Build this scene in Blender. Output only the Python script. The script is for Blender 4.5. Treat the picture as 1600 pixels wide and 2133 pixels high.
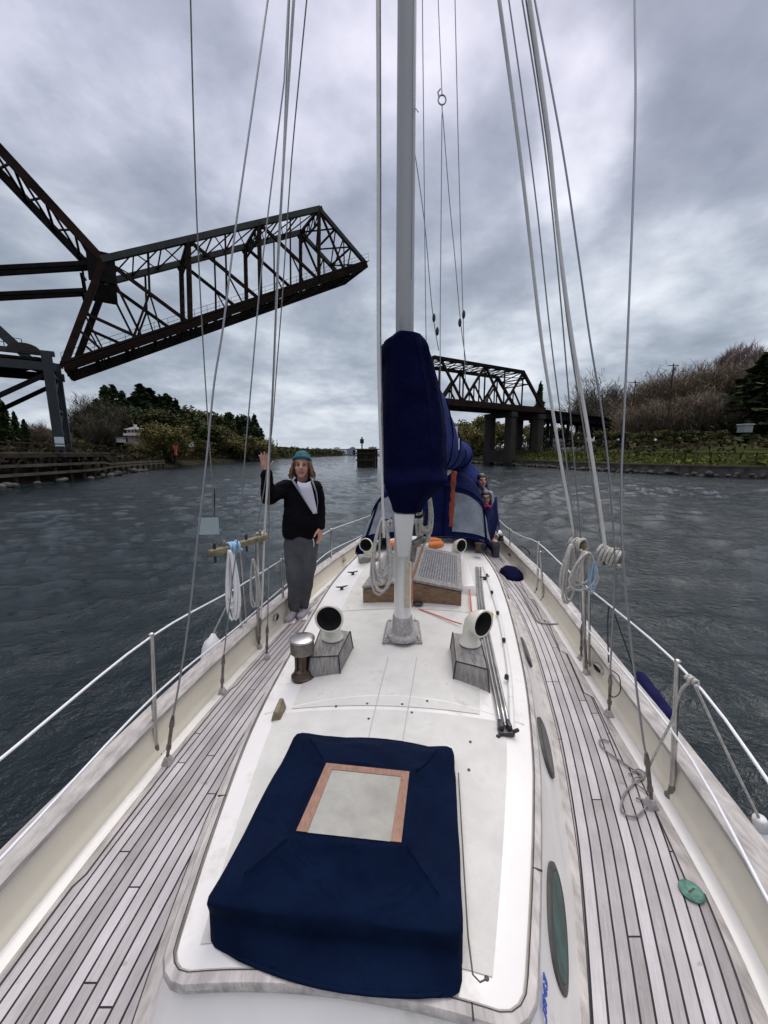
import bpy, bmesh, math, random
import numpy as np
from mathutils import Vector, Matrix, noise as mnoise
R = math.radians
SC = bpy.context.scene
for o in list(bpy.data.objects): bpy.data.objects.remove(o, do_unlink=True)

# ------------------------------------------------------------------ camera, sky, sun, exposure
EYE = 1.7                       # camera above the side deck (z = 0); water lies at WZ
WZ = -1.25
FPX = 800.0
PITCH = math.atan((1066.5 - 945.0) / FPX)
cam = bpy.data.cameras.new('camera'); camo = bpy.data.objects.new('camera', cam)
SC.collection.objects.link(camo); SC.camera = camo
cam.sensor_fit = 'HORIZONTAL'; cam.sensor_width = 36.0; cam.lens = 18.0
cam.clip_start = 0.05; cam.clip_end = 20000
camo.location = (0, 0, EYE); camo.rotation_euler = (R(90) - PITCH, 0, 0)
SC.view_settings.view_transform = 'Standard'; SC.view_settings.look = 'None'
SC.view_settings.exposure = 0.27; SC.view_settings.gamma = 1.0
SC.render.resolution_x = 768; SC.render.resolution_y = 1024
SC.cycles.max_bounces = 6; SC.cycles.transparent_max_bounces = 8

def ray(px, py):
    a = (px - 800.0) / FPX; b = (1066.5 - py) / FPX
    c, s = math.cos(PITCH), math.sin(PITCH)
    return Vector((a, c + b * s, -s + b * c))
def G(px, py, z):
    d = ray(px, py); t = (z - EYE) / d.z; return Vector((d.x * t, d.y * t, z))
def D(px, py, Y):
    d = ray(px, py); t = Y / d.y; return Vector((d.x * t, Y, EYE + d.z * t))

SUN_EL, SUN_AZ = 58.0, 25.0     # azimuth clockwise from +Y
world = bpy.data.worlds.new('World'); SC.world = world; world.use_nodes = True
wt = world.node_tree; wt.nodes.clear()
class NT:
    def __init__(s, t): s.t = t
    def n(s, typ, **kw):
        nd = s.t.nodes.new(typ)
        for k, v in kw.items():
            if k == 'ins':
                for i, x in v.items(): s.put(nd, i, x)
            else: setattr(nd, k, v)
        return nd
    def put(s, nd, i, x):
        if isinstance(x, bpy.types.NodeSocket): s.t.links.new(x, nd.inputs[i])
        elif x is not None: nd.inputs[i].default_value = x
    def math(s, op, a, b=None, c=None, clamp=False):
        nd = s.n('ShaderNodeMath', operation=op, use_clamp=clamp)
        s.put(nd, 0, a)
        if b is not None: s.put(nd, 1, b)
        if c is not None: s.put(nd, 2, c)
        return nd.outputs[0]
    def vmath(s, op, a, b=None):
        nd = s.n('ShaderNodeVectorMath', operation=op); s.put(nd, 0, a)
        if b is not None: s.put(nd, 1, b)
        return nd.outputs['Value'] if op in ('DOT_PRODUCT', 'LENGTH') else nd.outputs[0]
    def noise(s, vec, scale, detail=4, rough=0.5, dist=0.0):
        nd = s.n('ShaderNodeTexNoise'); s.put(nd, 'Vector', vec)
        nd.inputs['Scale'].default_value = scale; nd.inputs['Detail'].default_value = detail
        nd.inputs['Roughness'].default_value = rough; nd.inputs['Distortion'].default_value = dist
        return nd.outputs['Fac']
    def ramp(s, fac, stops):
        nd = s.n('ShaderNodeValToRGB'); s.put(nd, 0, fac); e = nd.color_ramp.elements
        while len(e) < len(stops): e.new(0.5)
        for i, (p, c) in enumerate(stops):
            e[i].position = p; e[i].color = (*c, 1) if len(c) == 3 else c
        return nd.outputs[0]
    def maprange(s, v, a, b, c, d, smooth=True):
        nd = s.n('ShaderNodeMapRange'); nd.interpolation_type = 'SMOOTHSTEP' if smooth else 'LINEAR'
        for i, x in enumerate((v, a, b, c, d)): s.put(nd, i, x)
        return nd.outputs[0]
    def mix(s, f, a, b, mode='MIX'):
        nd = s.n('ShaderNodeMixRGB', blend_type=mode)
        for i, x in enumerate((f, a, b)):
            if isinstance(x, tuple) and len(x) == 3: x = (*x, 1)
            s.put(nd, i, x)
        return nd.outputs[0]

w = NT(wt)
tc = w.n('ShaderNodeTexCoord').outputs['Generated']
sep = w.n('ShaderNodeSeparateXYZ', ins={0: tc})
dz = w.math('MAXIMUM', sep.outputs[2], 0.0)
den = w.math('ADD', dz, 0.24)
pv = w.n('ShaderNodeCombineXYZ', ins={0: w.math('DIVIDE', sep.outputs[0], den), 1: w.math('DIVIDE', sep.outputs[1], den), 2: 0.0}).outputs[0]
big = w.noise(w.vmath('ADD', pv, (3.1, 7.4, 0.0)), 0.85, 3, 0.5, 0.5)
med = w.noise(w.vmath('ADD', pv, (11.3, 2.2, 1.0)), 2.9, 7, 0.55, 0.15)
fine = w.noise(w.vmath('ADD', pv, (4.0, 9.0, 2.0)), 8.0, 6, 0.58, 0.2)
cl = w.math('ADD', w.math('MULTIPLY', big, 0.48), w.math('ADD', w.math('MULTIPLY', med, 0.45), w.math('MULTIPLY', fine, 0.18)))
# thin and thick places in the overcast (directions on the sky dome)
warp = w.n('ShaderNodeTexNoise', ins={0: tc}); warp.inputs['Scale'].default_value = 3.5; warp.inputs['Detail'].default_value = 4
wdir = w.vmath('NORMALIZE', w.vmath('ADD', tc, w.vmath('MULTIPLY', w.vmath('SUBTRACT', warp.outputs['Color'], (0.5, 0.5, 0.5)), (0.34, 0.34, 0.34))))
for px, py, rad, amt in [(750, 170, 14, .10), (640, 390, 9, .09), (1050, 110, 11, .08), (1215, 290, 8, .12), (1380, 560, 9, .09),
                         (250, 330, 16, .02), (700, 870, 9, .05), (1150, 700, 8, .04), (1050, 800, 9, .06),
                         (740, 330, 9, -.06), (980, 350, 11, -.10), (1560, 330, 14, -.10), (1480, 80, 12, -.03), (330, 420, 9, -.05),
                         (680, 650, 8, -.07), (1000, 620, 9, -.06), (90, 160, 16, .0), (1450, 700, 7, -.06)]:
    dr = ray(px, py).normalized()
    dt = w.vmath('DOT_PRODUCT', wdir, tuple(dr))
    cl = w.math('ADD', cl, w.maprange(dt, math.cos(R(rad)), 1.0, 0.0, amt))
ccol = w.ramp(cl, [(0.38, (0.225, 0.262, 0.325)), (0.48, (0.295, 0.338, 0.405)), (0.555, (0.38, 0.425, 0.495)), (0.635, (0.52, 0.565, 0.635)), (0.80, (0.80, 0.83, 0.88))])
# lilac tint towards the zenith
ccol = w.mix(w.maprange(dz, 0.28, 0.66, 0.0, 0.55), ccol, w.mix(1.0, ccol, (1.09, 0.975, 1.12), 'MULTIPLY'))
hz = w.maprange(dz, 0.0, 0.14, 0.55, 0.0)
ccol = w.mix(hz, ccol, (0.56, 0.62, 0.70))
# unseen sky overhead is boosted and warmed as added light on the boat
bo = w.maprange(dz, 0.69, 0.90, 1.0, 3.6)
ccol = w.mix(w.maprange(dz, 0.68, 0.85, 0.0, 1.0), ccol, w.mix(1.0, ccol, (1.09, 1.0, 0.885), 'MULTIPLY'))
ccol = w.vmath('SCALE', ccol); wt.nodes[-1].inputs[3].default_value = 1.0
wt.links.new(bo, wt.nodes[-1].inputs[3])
sky = w.n('ShaderNodeTexSky', sky_type='NISHITA'); sky.sun_disc = False
sky.sun_elevation = R(SUN_EL); sky.sun_rotation = R(SUN_AZ); sky.altitude = 0; sky.air_density = 1; sky.dust_density = 2
skyc = w.vmath('MULTIPLY', sky.outputs[0], (0.09, 0.09, 0.09))
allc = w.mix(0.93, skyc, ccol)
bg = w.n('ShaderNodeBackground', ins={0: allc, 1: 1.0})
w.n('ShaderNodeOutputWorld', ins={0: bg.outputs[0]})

sun = bpy.data.lights.new('sun', 'SUN'); sun.energy = 1.25; sun.angle = R(40); sun.color = (1.0, 0.95, 0.87)
suno = bpy.data.objects.new('sun', sun); SC.collection.objects.link(suno)
sd = Vector((math.sin(R(SUN_AZ)) * math.cos(R(SUN_EL)), math.cos(R(SUN_AZ)) * math.cos(R(SUN_EL)), math.sin(R(SUN_EL))))
suno.rotation_euler = sd.to_track_quat('Z', 'Y').to_euler()

# ------------------------------------------------------------------ materials
def mat(name, col, rough=0.6, metal=0.0, var=0.0, vscale=4.0, bump=0.0, bscale=30.0, dark=None, stretch=(1, 1, 1), spec=0.5, detail=5, coat=0.0, trans=0.0, alpha=1.0, stain=None):
    m = bpy.data.materials.new(name); m.use_nodes = True
    t = NT(m.node_tree); p = m.node_tree.nodes['Principled BSDF']
    p.inputs['Roughness'].default_value = rough; p.inputs['Metallic'].default_value = metal
    p.inputs['Specular IOR Level'].default_value = spec; p.inputs['Coat Weight'].default_value = coat
    p.inputs['Transmission Weight'].default_value = trans; p.inputs['Alpha'].default_value = alpha
    co = t.n('ShaderNodeTexCoord').outputs['Object']
    co = t.vmath('MULTIPLY', co, tuple(stretch))
    if var > 0 or dark:
        nz = t.noise(co, vscale, detail, 0.6, 0.2)
        a = tuple(max(0, c * (1 - var)) for c in col); b = tuple(min(1, c * (1 + var)) for c in col)
        if dark: a = dark
        c = t.ramp(nz, [(0.32, a), (0.68, b)])
        if stain:
            c = t.mix(t.maprange(t.noise(co, stain[1], 6, 0.65), 0.56, 0.74, 0.0, stain[2]), c, stain[0])
        t.put(p, 'Base Color', c)
    else: p.inputs['Base Color'].default_value = (*col, 1)
    if bump > 0:
        bn = t.n('ShaderNodeBump'); bn.inputs['Strength'].default_value = bump; bn.inputs['Distance'].default_value = 0.02
        t.put(bn, 'Height', t.noise(co, bscale, 4, 0.6)); t.put(p, 'Normal', bn.outputs[0])
    return m
M = {}
M['gel'] = mat('gelcoat_white', (0.74, 0.725, 0.685), 0.28, var=0.05, vscale=3, coat=0.2, stain=((0.50, 0.475, 0.39), 6, 0.6))
M['cream'] = mat('cream_paint', (0.72, 0.68, 0.56), 0.35, var=0.04, vscale=2, bump=0.02, bscale=9, stain=((0.45, 0.42, 0.33), 4, 0.3))
M['nonskid'] = mat('nonskid_white', (0.60, 0.592, 0.545), 0.75, var=0.09, vscale=7, bump=0.25, bscale=260, stain=((0.42, 0.40, 0.32), 7, 0.75))
M['teakrail'] = mat('weathered_teak', (0.41, 0.385, 0.36), 0.8, var=0.3, vscale=30, bump=0.25, bscale=60, stretch=(1, 0.25, 1), stain=((0.2, 0.18, 0.15), 14, 0.5))
M['teakbox'] = mat('weathered_teak_box', (0.27, 0.255, 0.235), 0.85, var=0.35, vscale=16, bump=0.3, bscale=70, stretch=(5, 1, 1))
M['teakbrown'] = mat('oiled_teak', (0.20, 0.12, 0.065), 0.6, var=0.4, vscale=18, bump=0.2, bscale=60, stretch=(1, 4, 4), stain=((0.09, 0.06, 0.04), 8, 0.6))
M['seamgrey'] = mat('faint_seam', (0.40, 0.40, 0.38), 0.7)
M['teakframe'] = mat('window_frame_teak', (0.25, 0.135, 0.088), 0.5, var=0.25, vscale=30, stretch=(3, 1, 1))
M['steel'] = mat('stainless', (0.50, 0.49, 0.47), 0.32, 1.0, var=0.2, vscale=12)
M['wire'] = mat('rigging_wire', (0.30, 0.30, 0.31), 0.4, 0.8)
M['wirelight'] = mat('white_coated_wire', (0.75, 0.76, 0.78), 0.4)
M['bronze'] = mat('old_bronze', (0.085, 0.062, 0.048), 0.3, 0.85, var=0.5, vscale=10)
M['patina'] = mat('verdigris_bronze', (0.10, 0.22, 0.17), 0.7, 0.3, var=0.4, vscale=50)
M['mastpaint'] = mat('mast_paint', (0.66, 0.66, 0.63), 0.4, var=0.06, vscale=3, stain=((0.35, 0.36, 0.35), 14, 0.35))
M['mastshade'] = mat('mast_paint_underlit', (0.38, 0.39, 0.39), 0.5, var=0.08, vscale=3, stretch=(1, 1, .3), stain=((0.15, 0.16, 0.18), 10, 0.4))  # same mast paint, greyed so the colour carries the underlit upper part
M['mastfoot'] = mat('mast_collar', (0.36, 0.34, 0.33), 0.8, var=0.3, vscale=40, bump=0.4, bscale=60)
M['stainyellow'] = mat('old_varnish_strip', (0.50, 0.46, 0.33), 0.6, var=0.2, vscale=20)
def canvas(name, col, col2):
    m = mat(name, col, 0.95, var=0.25, vscale=3, spec=0.06)
    t = NT(m.node_tree); p = m.node_tree.nodes['Principled BSDF']
    co = t.n('ShaderNodeTexCoord').outputs['Object']
    h = t.math('ADD', t.math('MULTIPLY', t.noise(co, 7, 3, 0.5, 0.8), 0.8), t.math('MULTIPLY', t.noise(co, 420, 2), 0.03))
    bn = t.n('ShaderNodeBump'); bn.inputs['Strength'].default_value = 1.0; bn.inputs['Distance'].default_value = 0.035
    t.put(bn, 'Height', h); t.put(p, 'Normal', bn.outputs[0])
    t.put(p, 'Base Color', t.ramp(t.noise(co, 6, 5, 0.6), [(0.3, col), (0.7, col2)]))
    return m
M['navy'] = canvas('navy_canvas', (0.0018, 0.0055, 0.019), (0.0034, 0.0095, 0.031))
M['navysail'] = canvas('blue_sail_cover', (0.0018, 0.0026, 0.020), (0.004, 0.0055, 0.036))
M['navyfade'] = canvas('faded_blue_canvas', (0.014, 0.022, 0.10), (0.030, 0.044, 0.16))
M['dodgerblue'] = canvas('dodger_blue', (0.004, 0.007, 0.040), (0.008, 0.013, 0.060))
M['vinyl'] = mat('clear_vinyl', (0.15, 0.175, 0.20), 0.2, var=0.35, vscale=4, spec=0.6)
M['screen'] = mat('hatch_glass', (0.31, 0.305, 0.265), 0.25, var=0.18, vscale=9, bump=0.05, bscale=8, stain=((0.22, 0.23, 0.2), 5, 0.4))
M['glassgreen'] = mat('green_port_glass', (0.015, 0.075, 0.058), 0.4, var=0.6, vscale=14, spec=0.25)
M['glassdark'] = mat('dark_port_glass', (0.02, 0.02, 0.018), 0.3, spec=0.3)
M['fitting'] = mat('weathered_fitting', (0.20, 0.185, 0.17), 0.45, 0.85, var=0.4, vscale=20)
M['portframe'] = mat('port_frame', (0.062, 0.060, 0.055), 0.5, 0.2, var=0.2, vscale=30)
M['blackhole'] = mat('dark_duct_inside', (0.006, 0.006, 0.006), 0.9)
M['rope'] = mat('pale_rope', (0.50, 0.48, 0.43), 0.9, var=0.25, vscale=60, bump=0.4, bscale=200)
M['ropegrey'] = mat('grey_rope', (0.22, 0.21, 0.20), 0.9, var=0.3, vscale=60)
M['ropeblack'] = mat('dark_rope', (0.03, 0.03, 0.035), 0.8)
M['ropered'] = mat('red_flecked_rope', (0.62, 0.18, 0.12), 0.85, var=0.5, vscale=120)
M['ropeblue'] = mat('light_blue_cord', (0.28, 0.48, 0.66), 0.8)
M['pinwood'] = mat('pin_rail_wood', (0.20, 0.17, 0.10), 0.7, var=0.4, vscale=25)
M['orange'] = mat('orange_foam', (0.66, 0.19, 0.04), 0.6, var=0.2, vscale=9)
M['redstrap'] = mat('orange_red_cloth', (0.30, 0.06, 0.035), 0.8, var=0.35, vscale=12, bump=0.3, bscale=14)
M['fender'] = mat('fender_vinyl', (0.66, 0.66, 0.64), 0.35, var=0.15, vscale=12, bump=0.12, bscale=12)
M['fenderblue'] = mat('fender_cover_blue', (0.008, 0.008, 0.05), 0.9, var=0.3, vscale=9, spec=.1)
M['blackplastic'] = mat('black_plastic', (0.018, 0.018, 0.02), 0.4)
M['yellow'] = mat('yellow_plastic', (0.55, 0.52, 0.07), 0.5)
M['palegreen'] = mat('pale_plastic_sheet', (0.42, 0.50, 0.50), 0.4, alpha=0.75)
M['ink'] = mat('blue_ink', (0.04, 0.10, 0.45), 0.5)
M['whitepl'] = mat('white_plastic', (0.78, 0.78, 0.78), 0.3)
M['lattice'] = mat('grey_grille', (0.36, 0.35, 0.35), 0.6, var=0.2, vscale=20)
M['caulk'] = mat('black_caulk', (0.03, 0.028, 0.028), 0.8)
M['skin'] = mat('skin', (0.58, 0.31, 0.24), 0.55, var=0.12, vscale=18)
M['lip'] = mat('lip', (0.34, 0.11, 0.09), 0.5)
M['hair'] = mat('sandy_hair', (0.17, 0.085, 0.04), 0.6, var=0.5, vscale=60, bump=0.6, bscale=90, stretch=(1, 1, .2))
M['hairdark'] = mat('dark_hair', (0.02, 0.012, 0.010), 0.5)
M['eye'] = mat('eye_dark', (0.04, 0.03, 0.025), 0.3)
M['beanie'] = mat('teal_knit', (0.025, 0.12, 0.15), 0.95, var=0.5, vscale=25, bump=0.5, bscale=120)
M['jacket'] = mat('black_jacket', (0.006, 0.006, 0.008), 0.95, spec=0.08, var=0.3, vscale=7, bump=0.5, bscale=13)
M['greycollar'] = mat('grey_fleece', (0.30, 0.31, 0.34), 0.95)
M['tshirt'] = mat('white_tshirt', (0.66, 0.67, 0.76), 0.95, spec=0.1, bump=0.3, bscale=14)
M['sweats'] = mat('grey_sweatpants', (0.085, 0.087, 0.098), 0.95, spec=0.1, var=0.15, vscale=12, bump=0.5, bscale=14)
M['shoe'] = mat('pale_shoe', (0.38, 0.37, 0.41), 0.8, var=0.2, vscale=20)
M['scarf'] = mat('magenta_cloth', (0.40, 0.02, 0.14), 0.9)
M['navyjacket'] = mat('navy_jacket', (0.012, 0.015, 0.075), 0.8, bump=0.3, bscale=20)
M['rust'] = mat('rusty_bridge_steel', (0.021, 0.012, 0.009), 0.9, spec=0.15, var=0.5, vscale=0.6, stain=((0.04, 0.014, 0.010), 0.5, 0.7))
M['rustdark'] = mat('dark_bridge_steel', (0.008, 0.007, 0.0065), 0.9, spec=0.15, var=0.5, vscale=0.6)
M['oldgreen'] = mat('grey_green_steel', (0.028, 0.033, 0.026), 0.8, var=0.4, vscale=0.5)
M['bluegrey'] = mat('blue_grey_steel', (0.018, 0.025, 0.029), 0.7, var=0.3, vscale=0.4, stain=((0.05, 0.04, 0.03), 0.8, 0.6))
M['concrete'] = mat('old_concrete', (0.026, 0.022, 0.019), 0.9, var=0.35, vscale=0.4)
M['timber'] = mat('creosote_timber', (0.040, 0.031, 0.024), 0.9, spec=0.1, var=0.5, vscale=0.8, stain=((0.11, 0.09, 0.07), 1.5, 0.5))
M['timberlight'] = mat('bleached_timber', (0.085, 0.075, 0.060), 0.9, spec=0.1, var=0.4, vscale=0.8)
M['bark'] = mat('bark', (0.05, 0.04, 0.03), 0.9, var=0.3, vscale=2)
def leafmat(name, c1, c2, c3):
    m = bpy.data.materials.new(name); m.use_nodes = True
    t = NT(m.node_tree); p = m.node_tree.nodes['Principled BSDF']; p.inputs['Roughness'].default_value = 0.85
    p.inputs['Specular IOR Level'].default_value = 0.1
    co = t.n('ShaderNodeTexCoord').outputs['Object']; oi = t.n('ShaderNodeObjectInfo').outputs['Random']
    f = t.math('ADD', t.noise(co, 0.45, 4, 0.6), t.math('MULTIPLY', t.math('SUBTRACT', oi, 0.5), 0.25))
    t.put(p, 'Base Color', t.ramp(f, [(0.32, c1), (0.5, c2), (0.68, c3)]))
    return m
M['fir'] = leafmat('fir_needles', (0.016, 0.030, 0.013), (0.036, 0.058, 0.023), (0.070, 0.098, 0.038))
M['leaf'] = leafmat('dull_green_leaves', (0.035, 0.040, 0.014), (0.062, 0.068, 0.024), (0.10, 0.10, 0.038))
M['olive'] = leafmat('yellow_green_buds', (0.075, 0.070, 0.024), (0.12, 0.11, 0.04), (0.17, 0.15, 0.06))
M['twig'] = leafmat('bare_twigs', (0.13, 0.105, 0.078), (0.205, 0.165, 0.12), (0.30, 0.245, 0.18))
M['twiggrey'] = leafmat('grey_green_twigs', (0.055, 0.052, 0.036), (0.085, 0.08, 0.055), (0.125, 0.115, 0.08))
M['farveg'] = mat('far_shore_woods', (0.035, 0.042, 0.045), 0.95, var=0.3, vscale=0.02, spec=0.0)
M['twigpink'] = leafmat('pinkish_twigs', (0.16, 0.12, 0.115), (0.22, 0.17, 0.165), (0.28, 0.22, 0.215))
M['bushmat'] = leafmat('bank_scrub', (0.026, 0.024, 0.012), (0.048, 0.042, 0.02), (0.085, 0.07, 0.035))
M['grass'] = mat('bank_grass', (0.030, 0.036, 0.013), 0.95, spec=0.0, var=0.5, vscale=0.25, stain=((0.045, 0.042, 0.02), 0.12, 0.7))
M['earth'] = mat('bank_earth', (0.024, 0.021, 0.015), 0.95, spec=0.0, var=0.5, vscale=0.2, stain=((0.03, 0.034, 0.014), 0.1, 0.7))
M['rock'] = mat('riprap_rock', (0.085, 0.08, 0.072), 0.9, spec=0.1, var=0.5, vscale=0.9)
M['housewall'] = mat('pale_house_wall', (0.45, 0.36, 0.34), 0.8); M['roofmat'] = mat('grey_roof', (0.20, 0.20, 0.20), 0.8)
M['whitewall'] = mat('white_wall', (0.6, 0.6, 0.58), 0.8); M['greywall'] = mat('grey_wall', (0.22, 0.24, 0.25), 0.8)
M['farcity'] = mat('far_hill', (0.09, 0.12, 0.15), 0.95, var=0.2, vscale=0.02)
M['signwhite'] = mat('white_sign', (0.55, 0.62, 0.64), 0.6)
M['redpaint'] = mat('red_paint', (0.45, 0.07, 0.04), 0.6)

def teak_deck(name, wd):
    m = bpy.data.materials.new(name); m.use_nodes = True
    t = NT(m.node_tree); p = m.node_tree.nodes['Principled BSDF']; p.inputs['Roughness'].default_value = 0.8
    p.inputs['Specular IOR Level'].default_value = 0.3
    uv = t.n('ShaderNodeUVMap').outputs[0]
    wob = t.noise(uv, 3.0, 2, 0.5)
    su = t.n('ShaderNodeSeparateXYZ', ins={0: uv})
    u = t.math('ADD', su.outputs[0], t.math('MULTIPLY', t.math('SUBTRACT', wob, 0.5), 0.006)); v = su.outputs[1]
    q = t.math('DIVIDE', u, wd); idx = t.math('FLOOR', q); fr = t.math('SUBTRACT', q, idx)
    wn = t.n('ShaderNodeTexWhiteNoise', noise_dimensions='1D'); t.put(wn, 'W', idx)
    vv = t.math('ADD', t.math('DIVIDE', v, 2.1), t.math('MULTIPLY', wn.outputs[0], 7.0))
    vi = t.math('FLOOR', vv); vf = t.math('SUBTRACT', vv, vi)
    seam = t.math('GREATER_THAN', t.math('ABSOLUTE', t.math('SUBTRACT', fr, 0.5)), 0.5 - 0.0037 / wd)
    butt = t.math('LESS_THAN', vf, 0.0028)
    msk = t.math('MAXIMUM', seam, butt)
    cv = t.n('ShaderNodeCombineXYZ', ins={0: idx, 1: vi, 2: 0.0}).outputs[0]
    wn2 = t.n('ShaderNodeTexWhiteNoise', noise_dimensions='3D'); t.put(wn2, 'Vector', cv)
    gr = t.noise(t.vmath('MULTIPLY', uv, (160, 9, 1)), 1.0, 4, 0.65)
    bl = t.noise(uv, 5.0, 5, 0.6)
    f = t.math('ADD', t.math('ADD', t.math('MULTIPLY', gr, 0.42), t.math('MULTIPLY', bl, 0.42)), t.math('MULTIPLY', wn2.outputs[0], 0.34))
    col = t.ramp(f, [(0.30, (0.235, 0.215, 0.208)), (0.56, (0.385, 0.362, 0.362)), (0.86, (0.57, 0.548, 0.552))])
    col = t.mix(t.maprange(t.noise(uv, 2.1, 4, 0.6), 0.5, 0.72, 0, 0.4), col, (0.30, 0.265, 0.235))
    col = t.mix(t.maprange(t.noise(uv, 19, 3, 0.5), 0.66, 0.75, 0, 0.5), col, (0.2, 0.17, 0.15))
    col = t.mix(msk, col, (0.022, 0.02, 0.022))
    t.put(p, 'Base Color', col)
    bn = t.n('ShaderNodeBump'); bn.inputs['Strength'].default_value = 0.5; bn.inputs['Distance'].default_value = 0.002
    t.put(bn, 'Height', t.math('SUBTRACT', t.math('MULTIPLY', gr, 0.5), msk)); t.put(p, 'Normal', bn.outputs[0])
    return m
M['deckL'] = teak_deck('teak_deck_a', 0.0445); M['deckR'] = teak_deck('teak_deck_b', 0.047)

def water_mat():
    m = bpy.data.materials.new('channel_water'); m.use_nodes = True
    t = NT(m.node_tree); p = m.node_tree.nodes['Principled BSDF']
    p.inputs['Base Color'].default_value = (0.0035, 0.010, 0.012, 1); p.inputs['Roughness'].default_value = 0.06
    p.inputs['IOR'].default_value = 1.333; p.inputs['Specular IOR Level'].default_value = 0.5
    g = t.n('ShaderNodeNewGeometry').outputs['Position']
    a = t.noise(t.vmath('MULTIPLY', g, (1, 1.3, 1)), 4.6, 5, 0.62, 0.2)
    b = t.noise(t.vmath('MULTIPLY', g, (1, 1.7, 1)), 0.8, 3, 0.5, 0.3)
    c = t.noise(g, 11.0, 3, 0.6)
    h = t.math('ADD', t.math('ADD', t.math('MULTIPLY', a, 0.10), t.math('MULTIPLY', b, 0.07)), t.math('MULTIPLY', c, 0.034))
    patch = t.maprange(t.noise(g, 0.05, 3, 0.6, 0.3), 0.38, 0.66, 0.7, 1.25)
    bn = t.n('ShaderNodeBump'); bn.inputs['Distance'].default_value = 1.0
    t.put(bn, 'Strength', t.math('MULTIPLY', patch, 0.78)); t.put(bn, 'Height', h); t.put(p, 'Normal', bn.outputs[0])
    return m
M['water'] = water_mat()

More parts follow.
